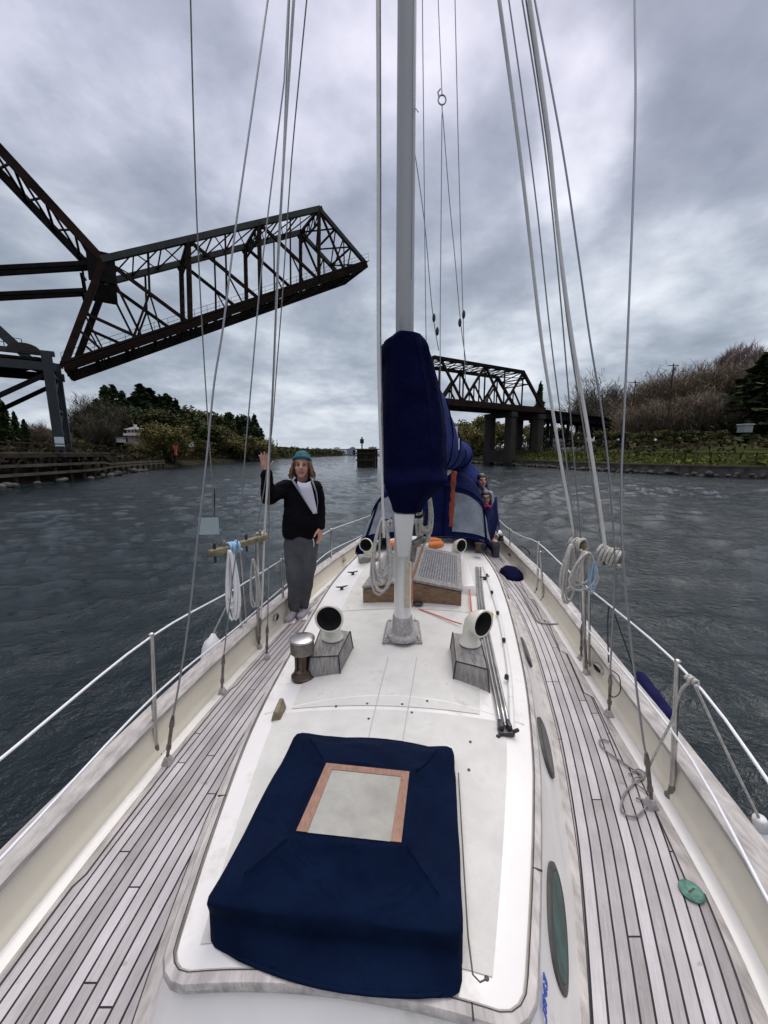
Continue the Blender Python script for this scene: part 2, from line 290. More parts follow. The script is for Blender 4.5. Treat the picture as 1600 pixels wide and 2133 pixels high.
# ------------------------------------------------------------------ mesh helpers
C = SC.collection
class MB:
    def __init__(s): s.v = []; s.f = []; s.uv = None
    def add(s, vs, fs):
        o = len(s.v); s.v += [tuple(v) for v in vs]; s.f += [tuple(i + o for i in f) for f in fs]; return s
    def box(s, c, size, rot=None):
        c = Vector(c); hx, hy, hz = [q / 2 for q in size]
        vs = [Vector((x * hx, y * hy, z * hz)) for z in (-1, 1) for y in (-1, 1) for x in (-1, 1)]
        if rot is not None:
            m = rot if isinstance(rot, Matrix) else Matrix.Rotation(rot, 3, 'Z')
            vs = [m @ v for v in vs]
        return s.add([c + v for v in vs], [(0, 2, 3, 1), (4, 5, 7, 6), (0, 1, 5, 4), (2, 6, 7, 3), (0, 4, 6, 2), (1, 3, 7, 5)])
    def hexa(s, bot, top):          # four bottom points, four top points, same order
        return s.add(list(bot) + list(top), [(3, 2, 1, 0), (4, 5, 6, 7), (0, 1, 5, 4), (1, 2, 6, 5), (2, 3, 7, 6), (3, 0, 4, 7)])
    def beam(s, a, b, wx, wz, up=(0, 0, 1)):
        a, b = Vector(a), Vector(b); d = (b - a); L = d.length
        if L < 1e-6: return s
        d.normalize(); u = Vector(up)
        if abs(d.dot(u)) > 0.98: u = Vector((0, 1, 0))
        x = d.cross(u).normalized(); z = x.cross(d).normalized()
        return s.box((a + b) / 2, (wx, L, wz), Matrix((x, d, z)).transposed())
    def tube(s, pts, r, n=8, cap=True, sq=(1, 1)):
        pts = [Vector(p) for p in pts]; k = len(pts)
        rs = r if isinstance(r, (list, tuple)) else [r] * k
        rings = []; up = None
        for i, p in enumerate(pts):
            d = (pts[min(i + 1, k - 1)] - pts[max(i - 1, 0)])
            d = d.normalized() if d.length > 1e-9 else Vector((0, 0, 1))
            if up is None:
                up = Vector((0, 0, 1)) if abs(d.z) < 0.95 else Vector((0, 1, 0))
            x = d.cross(up).normalized(); up = x.cross(d).normalized()
            rings.append([p + (x * math.cos(2 * math.pi * j / n) * sq[0] + up * math.sin(2 * math.pi * j / n) * sq[1]) * rs[i] for j in range(n)])
        return s.loft(rings, cap)
    def loft(s, rings, cap=True, closed=True):
        n = len(rings[0]); vs = [v for r_ in rings for v in r_]; fs = []
        for i in range(len(rings) - 1):
            for j in range(n if closed else n - 1):
                a = i * n + j; b = i * n + (j + 1) % n
                fs.append((a, b, b + n, a + n))
        if cap and closed:
            fs.append(tuple(range(n - 1, -1, -1))); fs.append(tuple((len(rings) - 1) * n + j for j in range(n)))
        return s.add(vs, fs)
    def lathe(s, prof, base, axis=(0, 0, 1), n=20, cap=True):
        base = Vector(base); q = Vector((0, 0, 1)).rotation_difference(Vector(axis).normalized())
        rings = [[base + q @ Vector((r_ * math.cos(2 * math.pi * j / n), r_ * math.sin(2 * math.pi * j / n), h)) for j in range(n)] for r_, h in prof]
        return s.loft(rings, cap)
    def ell(s, c, rad, rot=None, n=14, m=9):
        c = Vector(c); rings = []
        for i in range(m + 1):
            a = math.pi * i / m; a = min(max(a, 0.04), math.pi - 0.04)
            ring = []
            for j in range(n):
                b = 2 * math.pi * j / n
                v = Vector((math.sin(a) * math.cos(b) * rad[0], math.sin(a) * math.sin(b) * rad[1], -math.cos(a) * rad[2]))
                if rot is not None: v = rot @ v
                ring.append(c + v)
            rings.append(ring)
        return s.loft(rings, True)
    def caps(s, a, b, ra, rb, n=12, sq=(1, 1)):     # tapered capsule
        a, b = Vector(a), Vector(b); d = b - a; L = d.length; d.normalize()
        pts = []; rs = []
        for k in range(5):
            t = math.pi / 2 * k / 4; pts.append(a - d * ra * math.cos(t)); rs.append(max(ra * math.sin(t), 0.001))
        for k in range(5):
            t = math.pi / 2 * k / 4; pts.append(b + d * rb * math.sin(t)); rs.append(max(rb * math.cos(t), 0.001))
        return s.tube(pts, rs, n, True, sq)
    def build(s, name, m, parent=None, smooth=False, bevel=0.0, label=None):
        me = bpy.data.meshes.new(name); me.from_pydata(s.v, [], s.f)
        if s.uv is not None:
            l = me.uv_layers.new(name='UVMap')
            for lp in me.loops: l.data[lp.index].uv = s.uv[lp.vertex_index]
        bm = bmesh.new(); bm.from_mesh(me); bmesh.ops.recalc_face_normals(bm, faces=bm.faces)
        if bevel > 0:
            bmesh.ops.bevel(bm, geom=[e for e in bm.edges if e.is_manifold and e.calc_face_angle(0) > 0.5], offset=bevel, segments=2, affect='EDGES', profile=0.5)
        bm.to_mesh(me); bm.free()
        if smooth: me.shade_smooth() if smooth is True else me.shade_smooth()
        me.materials.append(m)
        o = bpy.data.objects.new(name, me); C.objects.link(o)
        if smooth == 'auto' or bevel > 0:
            me.shade_smooth()
            try: me.set_sharp_from_angle(angle=R(38))
            except Exception: pass
        if parent is not None: setpar(o, parent)
        if label: o['label'] = label
        return o
def setpar(o, parent):
    o.parent = parent
    # parts are modelled in world space; all roots are unrotated, so only shift by the root's place
    loc = Vector((0, 0, 0)); p = parent
    while p is not None: loc += p.location; p = p.parent
    o.location = -loc
def thing(name, label, cat, loc=(0, 0, 0), group=None):
    o = bpy.data.objects.new(name, None); C.objects.link(o); o.location = loc; o.empty_display_size = 0.2
    o['label'] = label; o['category'] = cat
    if group: o['group'] = group
    return o
def tag(o, label, cat, group=None):
    o['label'] = label; o['category'] = cat
    if group: o['group'] = group
    return o
def struct(o, kind='structure'): o['kind'] = kind; return o
def remesh(o, vox, smooth=2):
    md = o.modifiers.new('r', 'REMESH'); md.mode = 'VOXEL'; md.voxel_size = vox; md.use_smooth_shade = True
    if smooth:
        ms = o.modifiers.new('s', 'SMOOTH'); ms.iterations = smooth; ms.factor = 0.5
    dg = bpy.context.evaluated_depsgraph_get(); dg.update()
    me = bpy.data.meshes.new_from_object(o.evaluated_get(dg))
    mats = list(o.data.materials); o.modifiers.clear(); o.data = me
    me.materials.clear()
    for m in mats: me.materials.append(m)
    me.shade_smooth(); return o
def cr(pts, k=6):               # Catmull-Rom through points
    P = [Vector(p) for p in pts]; out = []
    for i in range(len(P) - 1):
        p0 = P[max(i - 1, 0)]; p1 = P[i]; p2 = P[i + 1]; p3 = P[min(i + 2, len(P) - 1)]
        for j in range(k):
            t = j / k
            out.append(0.5 * ((2 * p1) + (p2 - p0) * t + (2 * p0 - 5 * p1 + 4 * p2 - p3) * t * t + (-p0 + 3 * p1 - 3 * p2 + p3) * t ** 3))
    out.append(P[-1]); return out
def at_y(curve, y):
    for a, b in zip(curve, curve[1:]):
        if (a.y - y) * (b.y - y) <= 0 and a.y != b.y:
            t = (y - a.y) / (b.y - a.y); return a.lerp(b, t)
    return curve[0] if abs(curve[0].y - y) < abs(curve[-1].y - y) else curve[-1]
rnd = random.Random(4)


# ------------------------------------------------------------------ water and banks
def build_water():
    rr = [0.4]
    while rr[-1] < 420: rr.append(rr[-1] * 1.0105 + 0.006)
    rr += [520, 700, 1000, 1600, 3000, 6000, 11000]
    th = list(np.linspace(-62, 62, 420)) + list(np.linspace(66, 294, 58))
    RR, TT = np.meshgrid(np.array(rr), np.radians(np.array(th)), indexing='ij')
    X = RR * np.sin(TT); Y = RR * np.cos(TT); Z = np.zeros_like(X)
    rg = np.random.RandomState(3)
    for i in range(46):
        lam = 0.55 * (1.085 ** i) if i < 30 else rg.uniform(0.5, 2.4)
        k = 2 * math.pi / lam; a = rg.normal(1.75, 0.75)
        amp = 0.0056 * lam ** 0.62 * (0.5 if lam > 2.2 else 1.0)
        fade = np.clip(1.6 - RR * 0.012 / lam * 2.2, 0, 1)
        ph = k * (X * math.cos(a) + Y * math.sin(a)) + rg.uniform(0, 6.28)
        Z += amp * fade * np.sin(ph + 0.6 * np.sin(ph * 0.31 + 1.1 * X * 0.2))
    # wake spreading from the stern on the far side of the boat, and a rougher dark patch
    def bump2(cx, cy, sx, sy): return np.exp(-((X - cx) / sx) ** 2 - ((Y - cy) / sy) ** 2)
    for a, lam, amp, env in [(2.55, 2.3, 0.05, bump2(12, 26, 9, 13)), (0.5, 1.9, 0.045, bump2(10, 26, 7, 10)), (1.5, 1.5, 0.05, bump2(28, 34, 13, 9)), (1.8, 0.8, 0.034, bump2(26, 30, 13, 9)), (2.0, 1.1, 0.04, bump2(26, 32, 12, 8))]:
        k = 2 * math.pi / lam
        Z += amp * env * np.sin(k * (X * math.cos(a) + Y * math.sin(a)) + 1.3 * np.sin(0.35 * X) + 0.9 * np.sin(0.22 * Y + 1)) * np.clip(1.5 - RR * 0.012 / lam, 0, 1)
    d = X - (1.6 + 0.10 * (Y - 10) + 0.012 * np.clip(Y - 10, 0, 99) ** 2)
    wk = np.where(Y > 9, 1, 0) * np.clip((Y - 9) / 4, 0, 1) * np.clip((70 - Y) / 30, 0, 1)
    Z *= 1 - 0.55 * wk * np.exp(-(d / 2.0) ** 2)
    for c_, s_, lam, am in ((3.0, 1.8, 1.5, .05), (-3.2, 1.8, 1.6, .04), (6.5, 2.5, 2.2, .035)):
        Z += am * wk * np.exp(-((d - c_) / s_) ** 2) * np.sin(2 * math.pi * d / lam + .7 * np.sin(Y * .35) + .4 * np.sin(X * .9))
    Z[RR > 430] = 0
    nr, nt = X.shape
    V = np.stack([X, Y, Z + WZ], -1).reshape(-1, 3)
    mb = bpy.data.meshes.new('water')
    I, J = np.meshgrid(np.arange(nr - 1), np.arange(nt), indexing='ij'); J2 = (J + 1) % nt
    Fq = np.stack([I * nt + J, I * nt + J2, (I + 1) * nt + J2, (I + 1) * nt + J], -1).reshape(-1, 4)[:, ::-1]
    mb.vertices.add(len(V)); mb.vertices.foreach_set('co', V.ravel())
    mb.loops.add(Fq.size); mb.loops.foreach_set('vertex_index', Fq.ravel().astype(np.int32))
    mb.polygons.add(len(Fq)); mb.polygons.foreach_set('loop_start', np.arange(0, Fq.size, 4, dtype=np.int32))
    mb.update(calc_edges=True); mb.validate(); mb.shade_smooth(); mb.materials.append(M['water'])
    o = bpy.data.objects.new('water', mb); C.objects.link(o); struct(o)
build_water()
sb = MB(); sb.box((0, 3000, -6), (26000, 26000, 0.5)); struct(sb.build('channel_bed', M['earth']))

# waterlines of the two banks, from near to far
WL = [Vector(p) for p in [(-31, 8, 0), (-33, 22, 0), (-34, 34, 0), (-36, 48, 0), (-42.6, 70, 0), (-52, 120, 0), (-60, 200, 0), (-62, 300, 0), (-64, 420, 0), (-60, 600, 0)]]
WR = [Vector(p) for p in [(60, 20, 0), (48, 44, 0), (42, 52, 0), (38, 62, 0), (35.5, 78, 0), (34, 97, 0), (30, 125, 0), (26, 170, 0), (22, 260, 0), (30, 420, 0), (60, 600, 0)]]
def bank(name, line, side, prof, m):
    pts = cr(line, 6); k = len(pts); rings = []
    for i, p in enumerate(pts):
        d = (pts[min(i + 1, k - 1)] - pts[max(i - 1, 0)]).normalized(); nrm = Vector((d.y, -d.x, 0)) * side
        ring = []
        for j, (off, z) in enumerate(prof):
            q = p + nrm * off
            zz = z + (0.0 if off < 2 else mnoise.noise(Vector((q.x * 0.08, q.y * 0.08, 3))) * min(1.6, off * 0.05) + mnoise.noise(Vector((q.x * 0.35, q.y * 0.35, 7))) * 0.25)
            ring.append(Vector((q.x, q.y, zz)))
        rings.append(ring)
    return struct(MB().loft(rings, False, False).build(name, m, smooth=True))
bank('left_bank', WL, -1, [(-2, -6), (0, -1.6), (1.5, -0.9), (4, 0.1), (9, 1.3), (16, 2.2), (26, 3.6), (40, 7.0), (60, 9.5), (110, 11), (260, 12), (700, 12)], M['earth'])
bank('right_bank', WR, 1, [(-2, -6), (0, -1.6), (0.4, -0.1), (1.4, 0.25), (4.0, 0.5), (8, 1.7), (13, 2.3), (20, 2.5), (34, 3.2), (60, 5.0), (120, 8), (300, 10), (900, 10)], M['grass'])

def offset_line(line, side, off, z):
    pts = cr(line, 6); out = []
    for i, p in enumerate(pts):
        d = (pts[min(i + 1, len(pts) - 1)] - pts[max(i - 1, 0)]).normalized()
        q = p + Vector((d.y, -d.x, 0)) * side * off; out.append(Vector((q.x, q.y, z)))
    return out
def resample(pts, step):
    out = [pts[0].copy()]; acc = 0
    for a, b in zip(pts, pts[1:]):
        L = (b - a).length; t = step - acc
        while t <= L: out.append(a.lerp(b, t / L)); t += step
        acc = (acc + L) % step if L < t else L - (t - step)
    return out

# right bank: stone bulkhead with a timber cap, boulders at its foot, and a post fence in the grass strip
rp = [p for p in resample(offset_line(WR, 1, 0.1, 0), 1.1) if 42 < p.y < 235]
t = thing('bulkhead_wall', 'long low stone bulkhead with pale timber cap along the right bank waterline', 'bulkhead wall', (37, 62, WZ))
a = MB()
for p, q in zip(rp, rp[1:]): a.beam((p.x, p.y, -0.75), (q.x, q.y, -0.75), 0.5, 1.5)
a.build('wall_face', M['rock'], t)
a = MB()
for p, q in zip(rp, rp[1:]): a.beam((p.x, p.y, 0.1), (q.x, q.y, 0.1), 0.7, 0.22)
a.build('timber_cap', M['timberlight'], t)
rk = MB(); r2 = random.Random(8)
for p in rp:
    if p.y > 150: continue
    for k in range(2):
        s_ = r2.uniform(0.22, 0.5); dx = r2.uniform(-1.0, -0.3)
        rk.ell((p.x + dx, p.y + r2.uniform(-.5, .5), -1.15 + r2.uniform(-0.1, 0.35)), (s_, s_ * r2.uniform(.7, 1.2), s_ * .7), Matrix.Rotation(r2.uniform(0, 3), 3, 'Z'), 7, 4)
ro = rk.build('riprap', M['rock']); ro['kind'] = 'stuff'
fp = [p for p in resample(offset_line(WR, 1, 4.2, 0), 1.55) if 44 < p.y < 190]
t = thing('bank_fence', 'row of dark posts standing in the yellow green grass strip of the right bank', 'fence', (fp[0].x, fp[0].y, 0.4))
a = MB()
for p in fp: a.box((p.x, p.y, 1.1), (0.13, 0.13, 1.5))
a.build('post', M['timber'], t)['kind'] = 'stuff'
a = MB()
for p, q in zip(fp, fp[1:]): a.beam((p.x, p.y, 1.7), (q.x, q.y, 1.7), 0.06, 0.09)
a.build('rail', M['timber'], t)

def scatter_scrub(name, pts_fn, n, m, size, seed, hgt):
    r_ = random.Random(seed); mb = MB()
    for i in range(n):
        p, s_ = pts_fn(r_)
        for k in range(5):
            d = Vector((r_.gauss(0, 1), r_.gauss(0, 1), abs(r_.gauss(0, 1)) * hgt)) * s_ * 0.5
            c = p + d; w_ = size * r_.uniform(.5, 1.3)
            e1 = Vector((r_.gauss(0, 1), r_.gauss(0, 1), r_.gauss(0, 1))).normalized() * w_; e2 = Vector((r_.gauss(0, 1), r_.gauss(0, 1), r_.gauss(0, 1))).normalized() * w_
            mb.add([c - e1, c + e2, c + e1], [(0, 1, 2)])
    o = mb.build(name, m); o['kind'] = 'stuff'; return o
offR = [offset_line(WR, 1, q, 0) for q in (3, 9, 16, 26, 40)]
def prof_z(off, prof):
    for (a_, za), (b_, zb) in zip(prof, prof[1:]):
        if a_ <= off <= b_: return za + (zb - za) * (off - a_) / (b_ - a_)
    return prof[-1][1]
PR = [(-2, -6), (0, -1.6), (0.4, -0.1), (1.4, 0.25), (4.0, 0.5), (8, 1.7), (13, 2.3), (20, 2.5), (34, 3.2), (60, 5.0), (120, 8), (300, 10), (900, 10)]
PL = [(-2, -6), (0, -1.6), (1.5, -0.9), (4, 0.1), (9, 1.3), (16, 2.2), (26, 3.6), (40, 7.0), (60, 9.5), (110, 11), (260, 12), (700, 12)]
def fn_grass(r_):
    off = r_.uniform(1.6, 7.5); L = offset_line_cache(('R', round(off, 0)), WR, 1, off); p = r_.choice(L).copy()
    p.y += r_.uniform(-4, 4); p.z = prof_z(off, PR); return p, 0.5
_olc = {}
def offset_line_cache(k, line, side, off):
    if k not in _olc: _olc[k] = [p for p in resample(offset_line(line, side, k[1], 0), 1.0) if 30 < p.y < 260]
    return _olc[k]
scatter_scrub('bank_tall_grass', fn_grass, 2600, leafmat('tall_grass_blades', (0.05, 0.06, 0.012), (0.085, 0.10, 0.02), (0.13, 0.145, 0.035)), 0.34, 2, 0.9)
def fn_scrubR(r_):
    off = r_.choice([9, 14, 18, 24, 30, 38, 50, 62]); L = offset_line_cache(('R', off), WR, 1, off); p = r_.choice(L).copy(); p.z = prof_z(off, PR) + 0.2; return p, r_.uniform(0.8, 2.2)
scatter_scrub('right_bank_scrub', fn_scrubR, 1500, M['bushmat'], 0.55, 5, 0.8)
def fn_scrubL(r_):
    off = r_.choice([4, 7, 11, 16, 22, 28, 35, 45]); L = offset_line_cache(('L', off), WL, -1, off); p = r_.choice(L).copy(); p.z = prof_z(off, PL) + 0.2; return p, r_.uniform(0.7, 2.2)
scatter_scrub('left_bank_scrub', fn_scrubL, 3600, M['bushmat'], 0.5, 6, 0.8)

def fn_far(r_):
    t = r_.random(); L = cr(WL, 6); y = 190 + 420 * t; p = at_y(L, min(y, 598)).copy(); p.x -= r_.uniform(1, 30); p.y = y; p.z = r_.uniform(.2, 3.2 + 2.5 * math.sin(y * .05) ** 2); return p, 2.6
scatter_scrub('far_bank_woods', fn_far, 1500, M['leaf'], 1.5, 15, 0.7)
# far shore: low hills, a road bridge, a gap of bright water
hb = MB()
def ridge(x0, x1, y, h, seed, th=60):
    n = 60; fr = []; bk = []
    for i in range(n + 1):
        x = x0 + (x1 - x0) * i / n
        hh = h * (0.55 + 0.5 * mnoise.noise(Vector((x * 0.004, seed, 0))) + 0.2 * mnoise.noise(Vector((x * 0.03, seed, 5)))) * min(1, 0.35 + 3 * min(i, n - i) / n)
        fr.append((Vector((x, y, WZ - 1)), Vector((x, y + th * .5, WZ + max(1.5, hh))), Vector((x, y + th, WZ - 1))))
    return MB().loft([list(f) for f in fr], False, False)
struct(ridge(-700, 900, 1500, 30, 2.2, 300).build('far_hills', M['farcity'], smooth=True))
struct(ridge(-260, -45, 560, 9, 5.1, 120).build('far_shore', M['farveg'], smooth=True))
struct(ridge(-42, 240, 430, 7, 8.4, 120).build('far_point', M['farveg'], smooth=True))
t = thing('road_bridge', 'low flat dark road bridge on the horizon beyond the end of the channel', 'bridge', (-50, 520, WZ))
a = MB(); a.box((-40, 520, 7.2), (170, 8, 1.6)); a.build('deck', M['greywall'], t)
for x in (-118, -92, -66, -40): MB().box((x, 520, 2.4), (3, 6, 8)).build('pier', M['concrete'], t)
r3 = random.Random(12)
for i in range(26):
    x = -330 + i * 19 + r3.uniform(-6, 6); h = r3.uniform(5, 12); y = 900 + r3.uniform(-60, 60)
    o = MB().box((x, y, 2 + h / 2), (r3.uniform(8, 18), 12, h + 6)).box((x, y, 5.5 + h), (r3.uniform(4, 7), 8, 1.6)).build('warehouse', M['greywall'] if i % 3 else M['whitewall'])
    tag(o, 'tiny low building on the hazy far shore at the end of the channel', 'building', 'buildings on the far shore')
t = thing('radio_mast', 'thin grey mast on the far shore above the waving hand side of the channel', 'mast', (-300, 900, 2))
a = MB(); a.tube([(-247, 900, 2), (-247, 900, 34)], [1.2, .6], 6); a.build('tower', M['greywall'], t)
# mooring dolphin in the channel
t = thing('pile_dolphin', 'square timber pile dolphin with a post on top standing in mid channel', 'dolphin', (-5.6, 92, WZ))
a = MB()
for i in range(9):
    for j in range(2): a.tube([(-6.2 + i * .55, 92 + j * 2.4, WZ - 3), (-6.2 + i * .55, 92 + j * 2.4, 2.6 + .15 * (i % 3))], .24, 8)
a.build('piles', M['timber'], t)
a = MB(); a.box((-4, 90.7, .2), (5.2, .3, .35)); a.box((-4, 90.7, 1.8), (5.2, .3, .35)); a.build('wale', M['timber'], t)
MB().box((-4, 93, 2.75), (5.3, 3.4, .25)).build('platform', M['timberlight'], t)
a = MB(); a.tube([(-5.2, 92, 2.8), (-5.2, 92, 5.6)], .16, 6); a.box((-5.2, 92, 4.6), (.9, .1, 1.0)); a.build('marker_post', M['timber'], t)

# left bank timber pier and fender wall under the bridge
t = thing('timber_pier', 'dark timber pier with long rails and piles along the left bank below the steel tower', 'pier', (-36, 40, WZ))
lp = [p for p in resample(offset_line(WL, -1, 0.6, 0), 2.6) if 16 < p.y < 80]
for p in lp:
    a = MB(); a.tube([(p.x, p.y, -3), (p.x, p.y, 0.6 if p.y > 52 else 1.75)], 0.2, 8); a.build('pile', M['timber'], t)
for zz, tk in ((1.5, .35), (0.55, .28), (-0.3, .28)):
    a = MB()
    for p, q in zip(lp, lp[1:]):
        if p.y < 52 or zz < 1: a.beam((p.x + .28, p.y, zz if p.y < 52 else zz * .5), (q.x + .28, q.y, zz if q.y < 52 else zz * .5), .22, tk)
    a.build('wale', M['timberlight'] if zz < 1 else M['timber'], t)
a = MB()
for p, q in zip(lp, lp[1:]):
    if p.y < 52: a.beam((p.x - 1.6, p.y, 1.78), (q.x - 1.6, q.y, 1.78), 3.6, .14)
a.build('deck', M['timberlight'], t)
a = MB()
for p, q in zip(lp, lp[1:]):
    if p.y < 52:
        a.beam((p.x - .2, p.y, 2.75), (q.x - .2, q.y, 2.75), .09, .12); a.beam((p.x - .2, p.y, 1.8), (p.x - .2, p.y, 2.8), .09, .09)
a.build('handrail', M['timber'], t)
r4 = random.Random(3)
for i in range(30):
    y = r4.uniform(24, 66); p = at_y(cr(WL, 6), y); s_ = r4.uniform(.25, .55)
    tagd = MB().ell((p.x + r4.uniform(.2, 1.2), y, WZ + r4.uniform(0, .3)), (s_, s_ * 1.2, s_ * .7), Matrix.Rotation(r4.uniform(0, 3), 3, 'Z'), 7, 5)
    o = tagd.build('rock', M['rock']); tag(o, 'small pale rock at the waterline of the left bank below the timber pier', 'rock', 'rocks along the left waterline')

# ------------------------------------------------------------------ railway bridge: raised leaf, tower, fixed span
BO = Vector((-42, 50, 0)); BU = Vector((0.8315, 0.5556, 0)); BN = Vector((-0.5556, 0.8315, 0)); BW = 8.2
def bp(s_, z, v=0.0): return BO + BU * s_ + BN * v + Vector((0, 0, z))
def lattice(mb, a0, a1, b0, b1, n, w_=.16, cross=True):
    for i in range(n):
        t0, t1 = i / n, (i + 1) / n
        p0, p1, q0, q1 = a0.lerp(a1, t0), a0.lerp(a1, t1), b0.lerp(b1, t0), b0.lerp(b1, t1)
        mb.beam(p0, q1, w_, w_)
        if cross: mb.beam(q0, p1, w_, w_)
        mb.beam(p1, q1, w_ * 1.3, w_ * 1.3)
leaf = thing('drawbridge_leaf', 'raised rusty steel truss leaf of the railway drawbridge pointing up over the channel', 'drawbridge', bp(1.5, 12.5))
Bs, Bz = (1.6, 12.6), (46.6, 35.8)
def bot(u): return (Bs[0] + (Bz[0] - Bs[0]) * u, Bs[1] + (Bz[1] - Bs[1]) * u)
Ts, Tz = (7.0, 26.5), (37.5, 42.0)
def top(u): return (Ts[0] + (Tz[0] - Ts[0]) * u, Ts[1] + (Tz[1] - Ts[1]) * u)
for v in (0, BW):
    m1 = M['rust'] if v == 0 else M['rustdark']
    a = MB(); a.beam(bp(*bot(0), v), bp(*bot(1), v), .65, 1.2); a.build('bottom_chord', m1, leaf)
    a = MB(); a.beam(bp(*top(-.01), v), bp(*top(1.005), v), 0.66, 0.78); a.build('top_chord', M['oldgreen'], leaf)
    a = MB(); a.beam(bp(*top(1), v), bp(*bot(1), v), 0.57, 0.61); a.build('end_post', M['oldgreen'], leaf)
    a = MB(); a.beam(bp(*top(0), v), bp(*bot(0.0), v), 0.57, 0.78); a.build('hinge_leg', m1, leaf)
    tn = [top(x) for x in (0, .333, .667, 1)]
    bn_ = [bot(x) for x in (.0, .335, .565, .79)]
    for i in range(1, 4):
        a = MB(); a.beam(bp(*tn[i], v), bp(*bn_[i], v), .5, .62 if i < 3 else .8); a.build('vertical_strut', M['rust'], leaf)
        a = MB(); a.beam(bp(*tn[i - 1], v), bp(*bn_[i], v), 0.33, 0.45); a.build('diagonal_strut', m1, leaf)
        mid = tuple((p + q) / 2 for p, q in zip(tn[i - 1], bn_[i]))
        bm_ = tuple((p + q) / 2 for p, q in zip(bn_[i - 1], bn_[i]))
        a = MB(); a.beam(bp(*mid, v), bp(*bm_, v), 0.23, 0.28); a.beam(bp(*mid, v), bp(*[(p + q) / 2 for p, q in zip(tn[i - 1], tn[i])], v), 0.20, 0.25)
        a.beam(bp(*mid, v), bp(*[(p + q * 3) / 4 for p, q in zip(bn_[i - 1], bn_[i])], v), 0.16, 0.20)
        a.build('sub_strut', m1, leaf)
    a = MB(); lm = tuple((p + q) / 2 for p, q in zip(top(0), bot(0)))
    a.beam(bp(*lm, v), bp(*bot(.2), v), 0.29, 0.37); a.beam(bp(*top(0), v), bp(*bot(.2), v), 0.23, 0.28)
    l3 = tuple(p * .35 + q * .65 for p, q in zip(top(0), bot(0)))
    a.beam(bp(*l3, v), bp(*bot(.1), v), 0.23, 0.28); a.beam(bp(*lm, v), bp(*bot(.1), v), 0.16, 0.20)
    a.build('fan_strut', m1, leaf)
    a = MB(); a.beam(bp(*tn[3], v), bp(*bot(.9), v), 0.29, 0.33)
    m9 = tuple((p + q) / 2 for p, q in zip(tn[3], bot(1)))
    a.beam(bp(*m9, v), bp(*bot(.9), v), 0.20, 0.25); a.beam(bp(*m9, v), bp(*bot(.84), v), 0.16, 0.21); a.build('tip_brace', m1, leaf)
    a = MB(); c0 = top(0); a.box(bp(c0[0] - .3, c0[1] - 1.0, v), (3.0, .5, 3.6), Matrix.Rotation(math.atan2(BU.y, BU.x), 3, 'Z')); a.build('gusset_plate', M['rustdark'], leaf)
    for p_ in tn[1:]:
        a.v, a.f = [], []; a.box(bp(p_[0], p_[1] - .3, v), (1.6, .25, 1.2), Matrix.Rotation(math.atan2(BU.y, BU.x), 3, 'Z') @ Matrix.Rotation(-R(27), 3, 'Y')); a.build('joint_plate', M['rustdark'], leaf)
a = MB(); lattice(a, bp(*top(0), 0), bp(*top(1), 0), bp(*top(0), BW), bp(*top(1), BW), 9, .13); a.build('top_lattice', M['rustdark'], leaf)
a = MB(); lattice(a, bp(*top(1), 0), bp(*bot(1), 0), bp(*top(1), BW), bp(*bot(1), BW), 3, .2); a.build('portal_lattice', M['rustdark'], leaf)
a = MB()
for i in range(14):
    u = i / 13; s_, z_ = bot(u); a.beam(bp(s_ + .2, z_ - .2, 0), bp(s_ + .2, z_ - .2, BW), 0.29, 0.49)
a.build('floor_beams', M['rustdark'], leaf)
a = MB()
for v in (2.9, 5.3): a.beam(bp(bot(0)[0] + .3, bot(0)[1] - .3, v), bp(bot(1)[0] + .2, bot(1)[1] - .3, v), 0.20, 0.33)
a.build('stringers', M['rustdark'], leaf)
a = MB()
for i in range(62):
    u = (i + .5) / 62
    if r4.random() < .55: continue
    s_, z_ = bot(u); a.beam(bp(s_ + .1, z_ + .1, .9), bp(s_ + .1, z_ + .1, BW - .9), 0.29, 0.18)
a.build('sleepers', M['timber'], leaf)
for v in (-.9, BW + .9):
    a = MB()
    for i in range(27): s_, z_ = bot(i / 26); a.beam(bp(s_, z_ + .3, v), bp(s_, z_ + 1.5, v), 0.04, 0.04)
    for dz_ in (.9, 1.5): a.beam(bp(bot(0)[0], bot(0)[1] + dz_, v), bp(bot(1)[0], bot(1)[1] + dz_, v), 0.04, 0.04)
    a.beam(bp(bot(0)[0], bot(0)[1] + .2, v), bp(bot(1)[0], bot(1)[1] + .2, v), 0.49, 0.07); a.build('walkway', M['rustdark'], leaf)
for v in (0, BW):
    a = MB()
    for i in range(3): lattice(a, bp(tn[i + 1][0] - .22, tn[i + 1][1], v - .25), bp(bn_[i + 1][0] - .22, bn_[i + 1][1], v - .25), bp(tn[i + 1][0] + .22, tn[i + 1][1], v - .25), bp(bn_[i + 1][0] + .22, bn_[i + 1][1], v - .25), 9, .07)
    a.build('lacing', M['rust'], leaf)
for i in range(1, 4):
    a = MB(); t0 = tn[i]; a.beam(bp(*t0, 0), bp(t0[0], t0[1], BW), 0.29, 0.41); a.beam(bp(t0[0], t0[1] - 1.9, 0), bp(t0[0], t0[1] - 1.9, BW), 0.23, 0.29)
    lattice(a, bp(t0[0], t0[1], 0), bp(t0[0], t0[1], BW), bp(t0[0], t0[1] - 1.9, 0), bp(t0[0], t0[1] - 1.9, BW), 4, .14, False); a.build('sway_frame', M['rustdark'], leaf)

